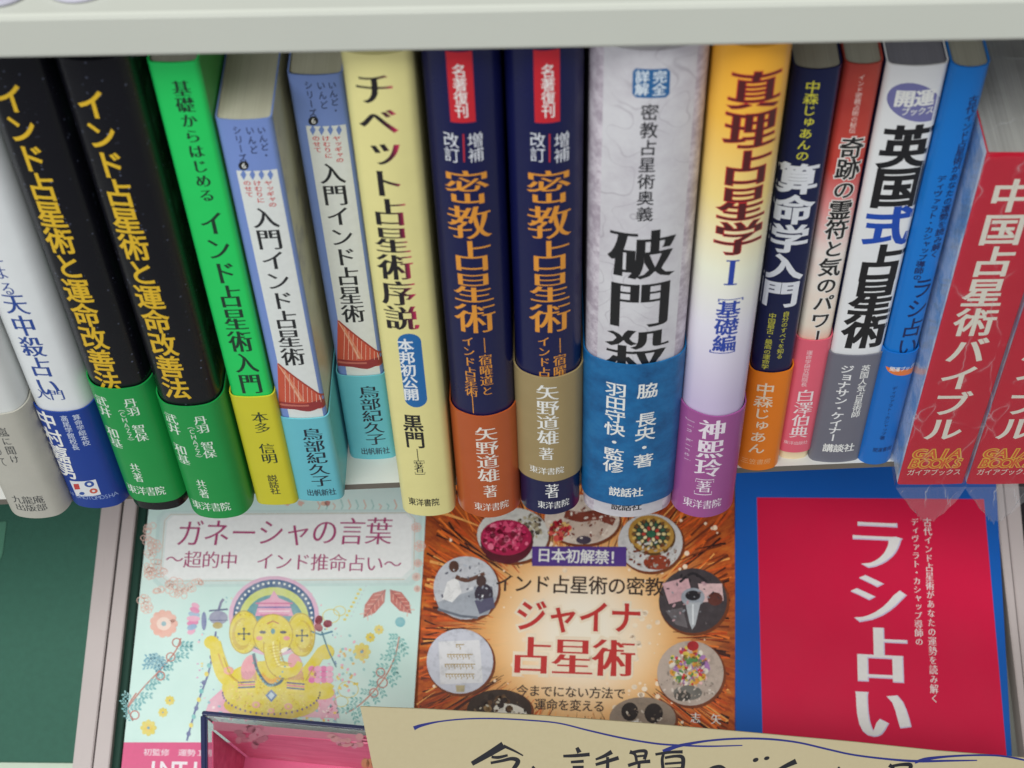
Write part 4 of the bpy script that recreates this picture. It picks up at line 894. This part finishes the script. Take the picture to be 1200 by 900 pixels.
# --- orange cover with round pictures
m, nt, bs = newmat('orange_light_streak_cover')
def streaks(nt, bs, S, cx, cy):
    """printed picture of fine glowing threads that fan out from a bright middle"""
    uc, vc = S.px(cx, cy); p = S.map(uc, vc, 0)
    mp = N(nt, 'ShaderNodeVectorMath', operation='SUBTRACT'); nt.links.new(objco(nt), mp.inputs[0]); mp.inputs[1].default_value = p
    ln = N(nt, 'ShaderNodeVectorMath', operation='LENGTH'); nt.links.new(mp.outputs[0], ln.inputs[0])
    nm_ = N(nt, 'ShaderNodeVectorMath', operation='NORMALIZE'); nt.links.new(mp.outputs[0], nm_.inputs[0])
    sc = N(nt, 'ShaderNodeVectorMath', operation='SCALE'); nt.links.new(mp.outputs[0], sc.inputs[0]); sc.inputs['Scale'].default_value = 6
    ad = N(nt, 'ShaderNodeVectorMath', operation='ADD'); nt.links.new(nm_.outputs[0], ad.inputs[0]); nt.links.new(sc.outputs[0], ad.inputs[1])
    n1 = noise(nt, 15, 6, .75, vec=ad.outputs[0]); n2 = noise(nt, 4, 3, .5, vec=ad.outputs[0])
    r = ramp(nt, [(.3, (90, 38, 22)), (.42, (172, 70, 30)), (.52, (224, 106, 40)), (.62, (238, 134, 50)), (.74, (250, 186, 110))]); nt.links.new(n1, r.inputs[0])
    c = mix(nt, r.outputs[0], lin((120, 56, 30)), n2)
    g = N(nt, 'ShaderNodeMapRange', interpolation_type='SMOOTHSTEP'); g.inputs['From Min'].default_value = .07; g.inputs['From Max'].default_value = .026; nt.links.new(ln.outputs['Value'], g.inputs['Value'])
    c = mix(nt, c, lin((250, 196, 124)), g.outputs[0])
    g2 = N(nt, 'ShaderNodeMapRange', interpolation_type='SMOOTHSTEP'); g2.inputs['From Min'].default_value = .045; g2.inputs['From Max'].default_value = .008; nt.links.new(ln.outputs['Value'], g2.inputs['Value'])
    nt.links.new(mix(nt, c, lin((250, 240, 222)), g2.outputs[0]), bs.inputs['Base Color']); finish(nt, bs, .35)
e, S = cover('orange book with round inset pictures and a red title on light streaks', (498.8, 607), (484.5, 827), (861, 607), .21, m, M_PAGE, up=46)
streaks(nt, bs, S, 682, 740)
I = Ink(S); DV = 'cover_picture'
for k in range(150):
    a = rnd.uniform(0, 6.28); q = rnd.uniform(60, 215); x, y = 682 + q * math.cos(a), 735 + q * .8 * math.sin(a)
    if 503 < x < 856 and 560 < y < 850: rr_ = rnd.choice([.9, 1.2, 1.8, 3]); I.ell(DV, (252, 226, 196), x, y, rr_, rr_, 1, 0, 9); 
for k in range(16): I.ell(DV, (252, 232, 206), rnd.uniform(738, 762), rnd.uniform(690, 820), 3.4, 3, 2, 0, 10)
for k in range(760):
    a = rnd.uniform(0, 6.28); q0 = rnd.choice([rnd.uniform(98, 125), rnd.uniform(105, 190)]); L_ = rnd.uniform(40, 150); bend = rnd.uniform(-.12, .12); P = []
    for j in range(7):
        q = q0 + L_ * j / 6; aa = a + bend * j / 6; x, y = 682 + q * 1.08 * math.cos(aa), 742 + q * .92 * math.sin(aa)
        xl = 499 - (y - 607) * .062 + 2.5; xr_ = 861 - (y - 607) * .014 - 2.5
        if not (xl < x < xr_ and 560 < y < 1000): break
        P.append((x, y))
    if len(P) > 2:
        wd_ = rnd.uniform(1.2, 3.6) * (.6 + q0 / 220); I.stroke('light_streaks', rnd.choice([(74, 30, 18), (110, 46, 22), (166, 66, 26), (214, 92, 32), (236, 122, 46), (246, 172, 92), (228, 104, 36), (196, 78, 28), (56, 24, 18)]), P, [wd_ * (.25 + .75 * j / len(P)) for j in range(len(P))], -4 + .005 * k)
def medal(cx, cy, rx, ry, bg): I.ell(DV, (120, 60, 30), cx + 1.5, cy + 2, rx + 1.4, ry + 1.4, 3, 0, 32); I.ell(DV, bg, cx, cy, rx, ry, 4, 0, 32)
def blobs(cx, cy, rx, ry, n_, cols, s0, s1, lay):
    for k in range(n_):
        a, q = rnd.uniform(0, 6.28), math.sqrt(rnd.random()); s_ = rnd.uniform(s0, s1); 
        I.ell(DV, rnd.choice(cols), cx + (rx - s_) * q * math.cos(a), cy + (ry - s_) * q * math.sin(a), s_, s_ * rnd.uniform(.6, 1), lay + k % 4, rnd.uniform(0, 3), 8)
medal(601, 627, 42, 32, (216, 214, 206)); blobs(621, 619, 18, 18, 70, [(110, 100, 84), (76, 66, 60), (150, 136, 110), (190, 180, 150)], 1.5, 4, 5)
I.ell(DV, (92, 24, 40), 594, 635, 31, 26, 9, 0, 26); I.ell(DV, (176, 28, 76), 593, 630, 30, 21, 10, 0, 26); blobs(593, 630, 29, 20, 150, [(206, 44, 96), (150, 20, 60), (226, 80, 120), (120, 14, 44), (240, 120, 150)], 1.4, 4.2, 11)
medal(682, 609, 44, 29, (222, 206, 190)); I.poly(DV, (206, 186, 170), [(668, 604), (716, 612), (700, 636), (676, 634), (664, 620)], 5); I.stroke(DV, (130, 60, 44), [(662, 602), (680, 606), (700, 604), (720, 612)], [10, 12, 12, 9], 6, True); blobs(656, 622, 15, 14, 50, [(190, 30, 50), (150, 24, 40), (220, 90, 80), (236, 196, 120)], 1.5, 4.5, 7); I.ell(DV, (70, 60, 76), 684, 633, 9, 5, 8, 0, 12)
medal(762, 636, 38, 34, (210, 208, 206)); I.ell(DV, (150, 62, 36), 770, 659, 16, 9, 6, 0, 18); I.ell(DV, (96, 66, 30), 764, 628, 28, 23, 7, .2, 26); I.ell(DV, (186, 140, 62), 763, 626, 27, 22, 8, .2, 26); I.ell(DV, (60, 62, 50), 763, 626, 22, 17, 9, .2, 26)
for R_, n_, cs in ((.86, 22, ((216, 180, 96), (120, 80, 40))), (.62, 16, ((226, 208, 150), (50, 96, 70))), (.36, 10, ((236, 220, 170), (190, 60, 50)))):
    for k in range(n_): a = 2 * math.pi * k / n_; I.ell(DV, cs[k % 2], 763 + 24 * R_ * math.cos(a), 626 + 19 * R_ * math.sin(a), 2.6, 1.9, 10 + k % 2, a, 8)
I.ell(DV, (50, 110, 80), 763, 626, 5, 4, 12, 0, 12)
medal(546, 689, 38, 37, (204, 206, 212)); I.poly(DV, (170, 176, 186), [(512, 706), (560, 690), (582, 700), (572, 720), (540, 726), (516, 716)], 5); I.poly(DV, (240, 240, 240), [(524, 682), (536, 676), (541, 694), (530, 706), (518, 702)], 6); I.ell(DV, (92, 62, 52), 532, 664, 6, 7, 7, 0, 14); I.stroke(DV, (104, 70, 58), [(534, 676), (548, 680), (568, 672)], [5, 5, 4], 8, True)
I.ell(DV, (60, 52, 66), 567, 696, 11, 12, 8, 0, 16); I.ell(DV, (80, 60, 58), 564, 681, 6, 7, 9, 0, 12); I.poly(DV, (92, 90, 116), [(556, 704), (578, 700), (580, 712), (562, 720)], 9); I.stroke(DV, (110, 116, 128), [(513, 714), (540, 722), (560, 724)], 3, 10)
medal(812, 704, 40, 38, (70, 62, 66)); I.poly(DV, (214, 170, 176), [(776, 684), (806, 676), (812, 700), (784, 708)], 5); I.poly(DV, (226, 190, 190), [(818, 684), (846, 684), (848, 704), (822, 706)], 5); I.ell(DV, (160, 166, 176), 812, 700, 14, 11, 7, 0, 18); I.ell(DV, (36, 34, 40), 812, 698, 9, 6, 8, 0, 16); I.poly(DV, (184, 188, 194), [(803, 706), (821, 706), (815, 732), (811, 738), (808, 730)], 8); I.stroke(DV, (226, 230, 234), [(812, 708), (812, 732)], 2, 9); I.stroke(DV, (40, 36, 42), [(797, 682), (812, 672), (828, 682)], 3, 9, True); I.poly(DV, (110, 104, 108), [(780, 716), (800, 712), (806, 736), (792, 732)], 6); I.ell(DV, (100, 52, 44), 838, 702, 9, 8, 8, 0, 12)
medal(539, 775, 39, 38, (206, 208, 220)); I.poly(DV, (226, 226, 230), [(514, 752), (562, 750), (566, 800), (516, 802)], 5)
for k, wd_ in enumerate((10, 30, 36, 34)):   # four lines of tiny gold script, too small to read
    y = 758 + 11.5 * k; I.stroke(DV, (176, 150, 96), [(539 - wd_ / 2, y - 2.5), (539 + wd_ / 2, y - 2.5)], 1.1, 6)
    for j in range(int(wd_ / 3.4)):
        x = 539 - wd_ / 2 + 1.5 + j * 3.4; I.stroke(DV, (176, 150, 96), [(x, y - 2.5), (x - .9, y), (x + .9, y + 1), (x + .2, y + 3.4)][:3 + j % 2], 1, 7)
I.poly(DV, (190, 176, 140), [(534, 803), (545, 803), (544, 811), (535, 811)], 6)
medal(809, 789, 39, 38, (190, 172, 160)); blobs(808, 782, 26, 26, 150, [(206, 60, 66), (236, 226, 210), (224, 150, 60), (90, 140, 80), (226, 200, 90), (170, 120, 180), (240, 190, 190)], 1.6, 4.6, 5); I.ell(DV, (176, 40, 46), 812, 757, 7, 6, 9, 0, 12); I.ell(DV, (120, 116, 110), 806, 812, 17, 9, 9, 0, 16); I.ell(DV, (70, 66, 62), 800, 816, 10, 6, 10, 0, 12)
medal(585, 832, 38, 24, (60, 44, 36)); I.ell(DV, (226, 220, 206), 598, 834, 20, 9, 5, .2, 16); blobs(580, 826, 24, 16, 30, [(96, 66, 40), (50, 34, 28), (150, 120, 80)], 2, 5, 6)
medal(753, 842, 39, 25, (150, 132, 116)); I.ell(DV, (40, 30, 28), 738, 834, 10, 11, 5, 0, 14); I.ell(DV, (44, 34, 32), 766, 836, 11, 12, 5, 0, 14); I.poly(DV, (226, 222, 214), [(728, 848), (748, 844), (752, 858), (728, 860)], 6)
for cx, cy, rx, ry, cs in ((546, 689, 36, 35, [(190, 196, 206), (226, 228, 232), (150, 156, 170), (110, 112, 124)]), (812, 704, 38, 36, [(60, 54, 58), (110, 100, 104), (200, 160, 168), (150, 152, 160), (36, 32, 36)]), (585, 834, 36, 20, [(60, 44, 34), (120, 96, 70), (200, 190, 170), (30, 24, 20)]), (753, 844, 37, 22, [(150, 130, 112), (90, 76, 66), (210, 196, 180), (50, 40, 38)]), (682, 609, 42, 26, [(206, 184, 168), (236, 224, 210), (170, 130, 110), (120, 60, 48)]), (762, 650, 34, 18, [(220, 216, 208), (170, 160, 150), (120, 56, 36)]), (809, 800, 36, 24, [(190, 172, 160), (150, 136, 126), (220, 206, 196)])):
    for k in range(34 if cx in (546, 812, 753, 585) else 80):
        a, q = rnd.uniform(0, 6.28), math.sqrt(rnd.random()); s_ = rnd.uniform(.6, 1.9)
        I.ell(DV, rnd.choice(cs), cx + (rx - 2) * q * math.cos(a), cy + (ry - 2) * q * math.sin(a), s_ * 1.5, s_ * .8, 13 + .004 * k, rnd.uniform(0, 3), 7)
I.poly('purple_label', (84, 52, 140), [(623.5, 640.5), (734, 641), (734, 664), (623.5, 663.5)], 14); I.row('label_lettering', WHITE, '日本初解禁！', 629, 731, 652, 16, BOLD, 15)
dk = (52, 30, 22)
I.row(SUB, dk, 'インド占星術の密教', 580, 778, 683, 21, GOTHIC, 15, y2=688)
I.row('title_halo', (250, 232, 206), 'ジャイナ', 604, 752, 721, 37, (.09, .09), 14, y2=724); I.row('title_halo', (250, 232, 206), '占星術', 598, 744, 767, 44, (.08, .08), 14, y2=772)
I.row(T, (200, 38, 36), 'ジャイナ', 604, 752, 721, 37, BOLD, 15, y2=724); I.row(T, (200, 38, 36), '占星術', 598, 744, 767, 44, MINCHOB, 15, y2=772)
I.row(SUB, dk, '今までにない方法で', 605, 733, 809, 13, GOTHIC, 15, y2=813); I.row(SUB, dk, '運命を変える', 626, 709, 825, 13, GOTHIC, 15, y2=828)
I.row(A_, WHITE, '志　矢', 809, 845, 841, 12, MINCHO, 15, y2=843)
I.build(e, base=6e-5, step=1.2e-5)

# --- blue cover with the crimson rectangle
M_CB, M_CR = paper('royal_blue_cover', (16, 92, 180), .35, .04, .2, .1), paper('crimson_print', (212, 22, 68), .35, .04, .15, .1)
e, S = cover('blue book with a large crimson rectangle and tall white lettering on its cover', (861.5, 600), (860.5, 852), (1169.5, 602), .182, M_CB, M_PAGE, up=66)
I = Ink(S)
I.poly('crimson_rectangle', M_CR, [(887, 583), (1153, 585), (1178.5, 873), (1190, 1000), (896, 1000), (893.6, 857)], 0)
w = (236, 232, 230)
I.col(T, (206, 196, 226), 'ラシ占い', 1030.7, 605.7, 869.5, 62, (.06, -.004), 1, kana=1.04); I.col(T, w, 'ラシ占い', 1030, 605, 869, 62, (.05, -.016), 2, kana=1.04)
I.col(SUB, w, '古代インド占星術があなたの運勢を読み解く', 1091, 607, 824, 9.5, MINCHO, 2); I.col(SUB, w, 'ディヴァラト・カシャップ導師の', 1074.5, 607, 757, 9.5, MINCHO, 2)
I.build(e, step=1.2e-5)

# ------------------------------------------------------------------ clear acrylic holder, pink leaflets, handwritten card
def at_depth(px, py, d): r = ray(px, py); return CAM + r * (d / r.dot(ROT @ [0, 0, 1]))
def gl(name, rgb, tint=.92):
    m, nt, bs = newmat(name); c = lin(rgb); bs.inputs['Base Color'].default_value = c; bs.inputs['Transmission Weight'].default_value = 1
    bs.inputs['Roughness'].default_value = .02; bs.inputs['IOR'].default_value = 1.46; return m
m, nt, bs = newmat('clear_acrylic')
tr = N(nt, 'ShaderNodeBsdfTransparent'); tr.inputs[0].default_value = (.97, .975, .98, 1); g_ = N(nt, 'ShaderNodeBsdfGlossy'); g_.inputs['Roughness'].default_value = .05
lw = N(nt, 'ShaderNodeLayerWeight', Blend=.3); ms = N(nt, 'ShaderNodeMixShader'); lf = N(nt, 'ShaderNodeMath', operation='MULTIPLY'); lf.inputs[1].default_value = .4; nt.links.new(lw.outputs['Fresnel'], lf.inputs[0]); nt.links.new(lf.outputs[0], ms.inputs[0]); nt.links.new(tr.outputs[0], ms.inputs[1]); nt.links.new(g_.outputs[0], ms.inputs[2]); nt.links.new(ms.outputs[0], nt.nodes['Material Output'].inputs[0]); M_ACR = m
M_ACE = paper('dark_polished_acrylic_edge', (52, 56, 92), .08, .1, .3, .8)
CP = at_depth(237, 833, .665)                          # rear left top corner of the holder
_hp = lambda x, y: CAM + ray(x, y) * ((CP[2] - CAM[2]) / ray(x, y)[2])
HU = nrm(_hp(425, 850.5) - CP); HN = np.array([-.1106, -.9939, -.3]); HN = nrm(HN - HN.dot(HU) * HU); HZ = nrm(np.cross(HU, HN)); HZ = HZ if HZ[2] > 0 else -HZ
HW, HD = .13, .034; HH = float(TN_.dot(CP - TP)) + .012
EDGE = nrm(np.array([-.1106, -.9939, -1.42])); EDGE = EDGE - EDGE.dot(HU) * HU; EN, EZ = EDGE.dot(HN), EDGE.dot(HZ)   # the sloping front edge of the side walls
e = empty('acrylic_holder', CP); tag(e, 'clear acrylic holder with dark polished edges in front of the elephant cover', 'holder')
def obox(name, a, b, c, mat, parent, bev=.0003, o=(0, 0, 0)):
    """box between ranges along HU, HN, HZ"""
    V = []
    for k in (0, 1):
        for i, j in ((0, 0), (1, 0), (1, 1), (0, 1)): V.append(HU * a[i] + HN * b[j] + HZ * c[k])
    ob = mesh(name, V, [(3, 2, 1, 0), (4, 5, 6, 7), (0, 1, 5, 4), (1, 2, 6, 5), (2, 3, 7, 6), (3, 0, 4, 7)], mat, parent)
    bm = bmesh.new(); bm.from_mesh(ob.data); bmesh.ops.recalc_face_normals(bm, faces=bm.faces[:]); bmesh.ops.bevel(bm, geom=bm.edges[:], offset=bev, segments=2, affect='EDGES'); bm.to_mesh(ob.data); bm.free(); return ob
def side(name, u0, u1, P, mat, bev=.0003, par=None):
    V = [HU * u + HN * p[0] + HZ * p[1] for u in (u0, u1) for p in P]; n = len(P)
    ob = mesh(name, V, [tuple(range(n)), tuple(range(n, 2 * n))[::-1]] + [(i, n + i, n + (i + 1) % n, (i + 1) % n) for i in range(n)], mat, par or e)
    bm = bmesh.new(); bm.from_mesh(ob.data); bmesh.ops.recalc_face_normals(bm, faces=bm.faces[:]); bmesh.ops.bevel(bm, geom=bm.edges[:], offset=bev, segments=2, affect='EDGES'); bm.to_mesh(ob.data); bm.free()
DE = HD * -EZ / EN
obox('rear_wall', (.0024, HW - .0024), (0, .0022), (-HH, -.0012), M_ACR, e)
for u0 in (0, HW - .0022): side('side_wall', u0, u0 + .0022, [(.0, -.0002), (HD, -DE), (HD, -HH), (.0, -HH)], M_ACR)
obox('front_wall', (.0024, HW - .0024), (HD - .0022, HD), (-HH, -DE - .002), M_ACR, e); obox('holder_floor', (.0024, HW - .0024), (.0024, HD - .0024), (-HH, -HH + .002), M_ACR, e)
obox('polished_edge', (0, HW), (-.0001, .0017), (-.0011, .0003), M_ACE, e, .0004)
nx, nz = -EZ, EN
for u0 in (-.0005, HW - .0024): side('polished_edge', u0, u0 + .0026, [(EN * .001, EZ * .001 - .0016), (EN * .001 + nx * .0014, EZ * .001 + nz * .0014), (HD + nx * .0014, -DE + nz * .0014), (HD, -DE - .0016)], M_ACE, .0007)
obox('polished_edge', (.0023, .0030), (.0023, .0030), (-HH + .002, -.0012), M_ACE, e, .0001)
LP = CP + HU * .004 + HN * .0045
m, nt, bs = newmat('pink_leaflet_print')
n = noise(nt, 1, 4, .6, stretch=(60, 260, 260)); r = ramp(nt, [(.3, (200, 78, 112)), (.5, (216, 94, 128)), (.62, (222, 112, 142)), (.72, (226, 150, 166))]); nt.links.new(n, r.inputs[0]); nt.links.new(r.outputs[0], bs.inputs['Base Color']); finish(nt, bs, .3, .3)
e2 = empty('pink_leaflets', CP); tag(e2, 'pink leaflets with faint grey and white print standing inside the acrylic holder', 'leaflets')
for k in range(3): obox('leaflet_or_reflection_sheet', (.004 + k * .0006, .122), (.0032 + k * .0011, .004 + k * .0011), (-HH + .003, -.0032 - k * .0006), m, e2, .0001)
side('leaflet_or_reflection_sheet', .0030, .0036, [(.0062, -.0062 * DE / HD - .0035), (HD - .004, -DE * (HD - .004) / HD - .0035), (HD - .004, -HH + .003), (.0062, -HH + .003)], m, .0001, e2)  # added sheet stands in for the pink reflection on the side wall
class Face(Flat): pass
LF = Flat(CP + HN * .0064, HU, HZ, -HN); LF.n = HN
def lmap(u, v, h): return Vector(HU * u + HZ * v + HN * (.0062 + h))
LF.map = lmap
I = Ink(LF)
for k in range(26): I.ell('leaflet_print', rnd.choice([(206, 130, 146), (190, 124, 136), (218, 150, 162)]), rnd.uniform(278, 312), rnd.uniform(853, 875), rnd.uniform(3, 6), rnd.uniform(2, 5), 1 + k % 5, 0, 10)
for k in range(16): I.ell('leaflet_print', rnd.choice([(228, 166, 178), (222, 150, 168), (226, 176, 170)]), rnd.uniform(388, 425), rnd.uniform(862, 876), rnd.uniform(3, 6), rnd.uniform(2, 5), 1 + k % 5, 0, 10)
I.poly('leaflet_print', (224, 146, 162), [(250, 846), (424, 862), (424, 870), (250, 856)], 0)
for k in range(3): I.ell('leaflet_print', (214, 176, 96), 428 + k * 6, 895, 5, 6, 1, 0, 10)
I.build(e2)

# card: leans back on the front of the holder
m, nt, bs = newmat('beige_card_stock'); n = noise(nt, 500, 4, .6); n2 = noise(nt, 9, 3)
nt.links.new(mix(nt, mix(nt, lin((184, 174, 138)), lin((172, 160, 124)), n), lin((180, 166, 134)), n2), bs.inputs['Base Color']); bs.inputs['Roughness'].default_value = .75; bump(nt, bs, n, .15, .0002)
Q0, Q1 = at_depth(422, 828, .612), at_depth(1200, 889.5, .612); CU = nrm(Q1 - Q0)
tilt = math.radians(52); cvv = np.array([0, math.cos(tilt), math.sin(tilt)]); cvv = nrm(cvv - cvv.dot(CU) * CU); CN = np.cross(CU, cvv)
CARD = Flat(Q0, CU, cvv, CN)
pts = [(422, 828), (500, 831), (640, 839), (760, 848), (862, 857), (1000, 869.5), (1100, 880), (1200, 888), (1300, 900), (1310, 1040), (470, 1020), (437, 900)]
e3 = slab('price_card', CARD, pts, .0007, m, None, bev=.0001); e3.location = CARD.o; tag(e3, 'beige card with a blue wavy line and black brush writing along the bottom edge', 'card')
I = Ink(CARD); BP = (30, 38, 116); K_ = (22, 22, 30)
I.stroke('wavy_line', BP, [(485, 853.5), (494, 850), (515, 845.5), (545, 842.5), (580, 842), (620, 844), (655, 847.5), (690, 856), (730, 865), (770, 871.5), (800, 873.5), (830, 874.5), (870, 873.5)], [5, 3.4, 1.8, 1.7, 1.8, 1.8, 1.7, 2, 2.2, 2.2, 2.2, 2, 1.2], 1, True)
I.stroke('wavy_line', BP, [(777, 881), (786, 877), (800, 873), (830, 868), (865, 865.5), (900, 866), (935, 870), (970, 878), (1000, 884.5), (1040, 889.5), (1075, 892), (1110, 891.5), (1145, 891)], [5, 4.6, 3.6, 2.4, 2.4, 2.4, 2.2, 2.2, 2.2, 2.4, 3, 2.4, 1.4], 2, True)
I.stroke('wavy_line', BP, [(1072, 893.5), (1085, 889.5), (1110, 886.5), (1140, 885), (1170, 885.5), (1195, 889.5), (1230, 898)], [3, 4, 2.6, 2.2, 2.2, 2.2, 2], 3, True)
def br(pts, ws, l=2): I.stroke('brush_writing', K_, pts, [1.55 * w_ + .3 for w_ in ws], l, len(pts) > 2)
br([(553, 895), (572, 884), (590, 873)], [3.2, 4.4, 5.6]); br([(590, 874), (603, 880), (613, 885.5)], [2.2, 1.4, .8], 3); br([(576, 887), (584, 887.5), (595, 885)], [1.8, 2.2, 1.6], 4)
br([(575, 894), (588, 891.5), (600, 889), (607, 892), (602, 901), (596, 912)], [1.8, 2, 2.6, 3.4, 3, 3], 5); br([(624, 898), (627, 903), (630, 908)], [1.5, 3, 4], 2)
br([(676, 876), (679, 882)], [2.4, 3.4]); br([(660, 886), (674, 885.5), (691, 884)], [1.8, 2.4, 2.6], 3); br([(669, 893), (684, 892)], [1.8, 2.2], 4); br([(671, 899), (684, 899)], [1.8, 2.2], 4); br([(671, 906), (671, 918)], [2, 2], 4)
br([(717, 881), (708, 886), (698, 890)], [3.4, 2.4, 1.4]); br([(698, 896), (712, 892), (725, 888)], [2, 2.6, 2.8], 3); br([(712, 887), (712, 898), (711, 910)], [2, 2.4, 2.4], 4)
br([(738, 881), (744, 884), (746, 892)], [3, 2, 2]); br([(740, 882), (750, 880), (757, 881), (755, 890)], [2, 2.2, 2.6, 2.2], 3); br([(745, 886.5), (755, 885.5)], [1.5, 1.5], 4); br([(736, 897), (748, 893.5), (762, 892)], [2.4, 2.2, 2.6], 5); br([(749, 894), (748, 904), (744, 915)], [2, 2.2, 2.4], 6)
br([(768, 884), (785, 881.5), (800, 881)], [1.8, 2, 2.4], 3); br([(778, 882), (776, 890), (777, 902), (777, 915)], [1.8, 2.2, 2.4, 2.4], 4); br([(779, 888), (792, 886), (800, 888), (800, 900), (798, 915)], [1.8, 2, 3, 2.8, 2.6], 5); br([(779, 895), (799, 893.5)], [1.6, 1.6], 6); br([(779, 901), (799, 900)], [1.6, 1.6], 6)
br([(828, 904), (836, 899.5), (845, 898.5), (852, 904)], [2, 2.4, 2.4, 2.4]); I.ell('brush_writing', K_, 885.5, 890.5, 3.6, 2.4, 2, -.4, 12); I.ell('brush_writing', K_, 898.5, 888.5, 3.4, 2.2, 2, -.3, 12)
br([(910, 903), (921, 897.5), (933, 892)], [1.6, 3, 4]); I.ell('brush_writing', K_, 983, 900, 1.6, 1.8, 2, 0, 8)
br([(1042, 896.5), (1047, 901), (1049, 912)], [3, 2.2, 2.2]); br([(1044, 898), (1056, 896), (1067, 896.5), (1065, 904), (1062, 914)], [1.8, 2.2, 3, 2.4, 2.2], 3); br([(1050, 903), (1063, 902)], [1.5, 1.5], 4)
I.build(e3, step=1.5e-5)

# ------------------------------------------------------------------ rounded lavender things on the shelf above
ML = paper('pale_lavender_plastic', (188, 186, 200), .4)
def dish(px, py, R_, Hh, label):
    r = ray(px, py); z = ZU + TU; t = (z - CAM[2]) / r[2]; c = CAM + r * t
    prof = [(.0, 0), (.86, 0), (.95, .06), (1, .2), (1, .8), (.95, .94), (.86, 1), (0, 1)]; n = 40; V = []; Fc = []
    for rr_, hh in prof[1:-1]:
        for k in range(n): a = 2 * math.pi * k / n; V.append((R_ * rr_ * math.cos(a), R_ * rr_ * math.sin(a), Hh * hh))
    L_ = len(prof) - 2
    for j in range(L_ - 1):
        for k in range(n): Fc.append((j * n + k, j * n + (k + 1) % n, (j + 1) * n + (k + 1) % n, (j + 1) * n + k))
    Fc += [tuple(range(n))[::-1], tuple(range((L_ - 1) * n, L_ * n))]
    o = mesh('round_plastic_base', V, Fc, ML, None, True); o.location = (c[0], c[1], z + .0002); tag(o, label, 'plastic base', 'round lavender bases on the upper shelf'); return o
dish(0, -17, .0092, .0014, 'pale lavender rounded base in the very top left corner of the photo')
dish(95, -26, .0105, .0011, 'pale lavender rounded base peeking in at the top edge, right of the corner one')
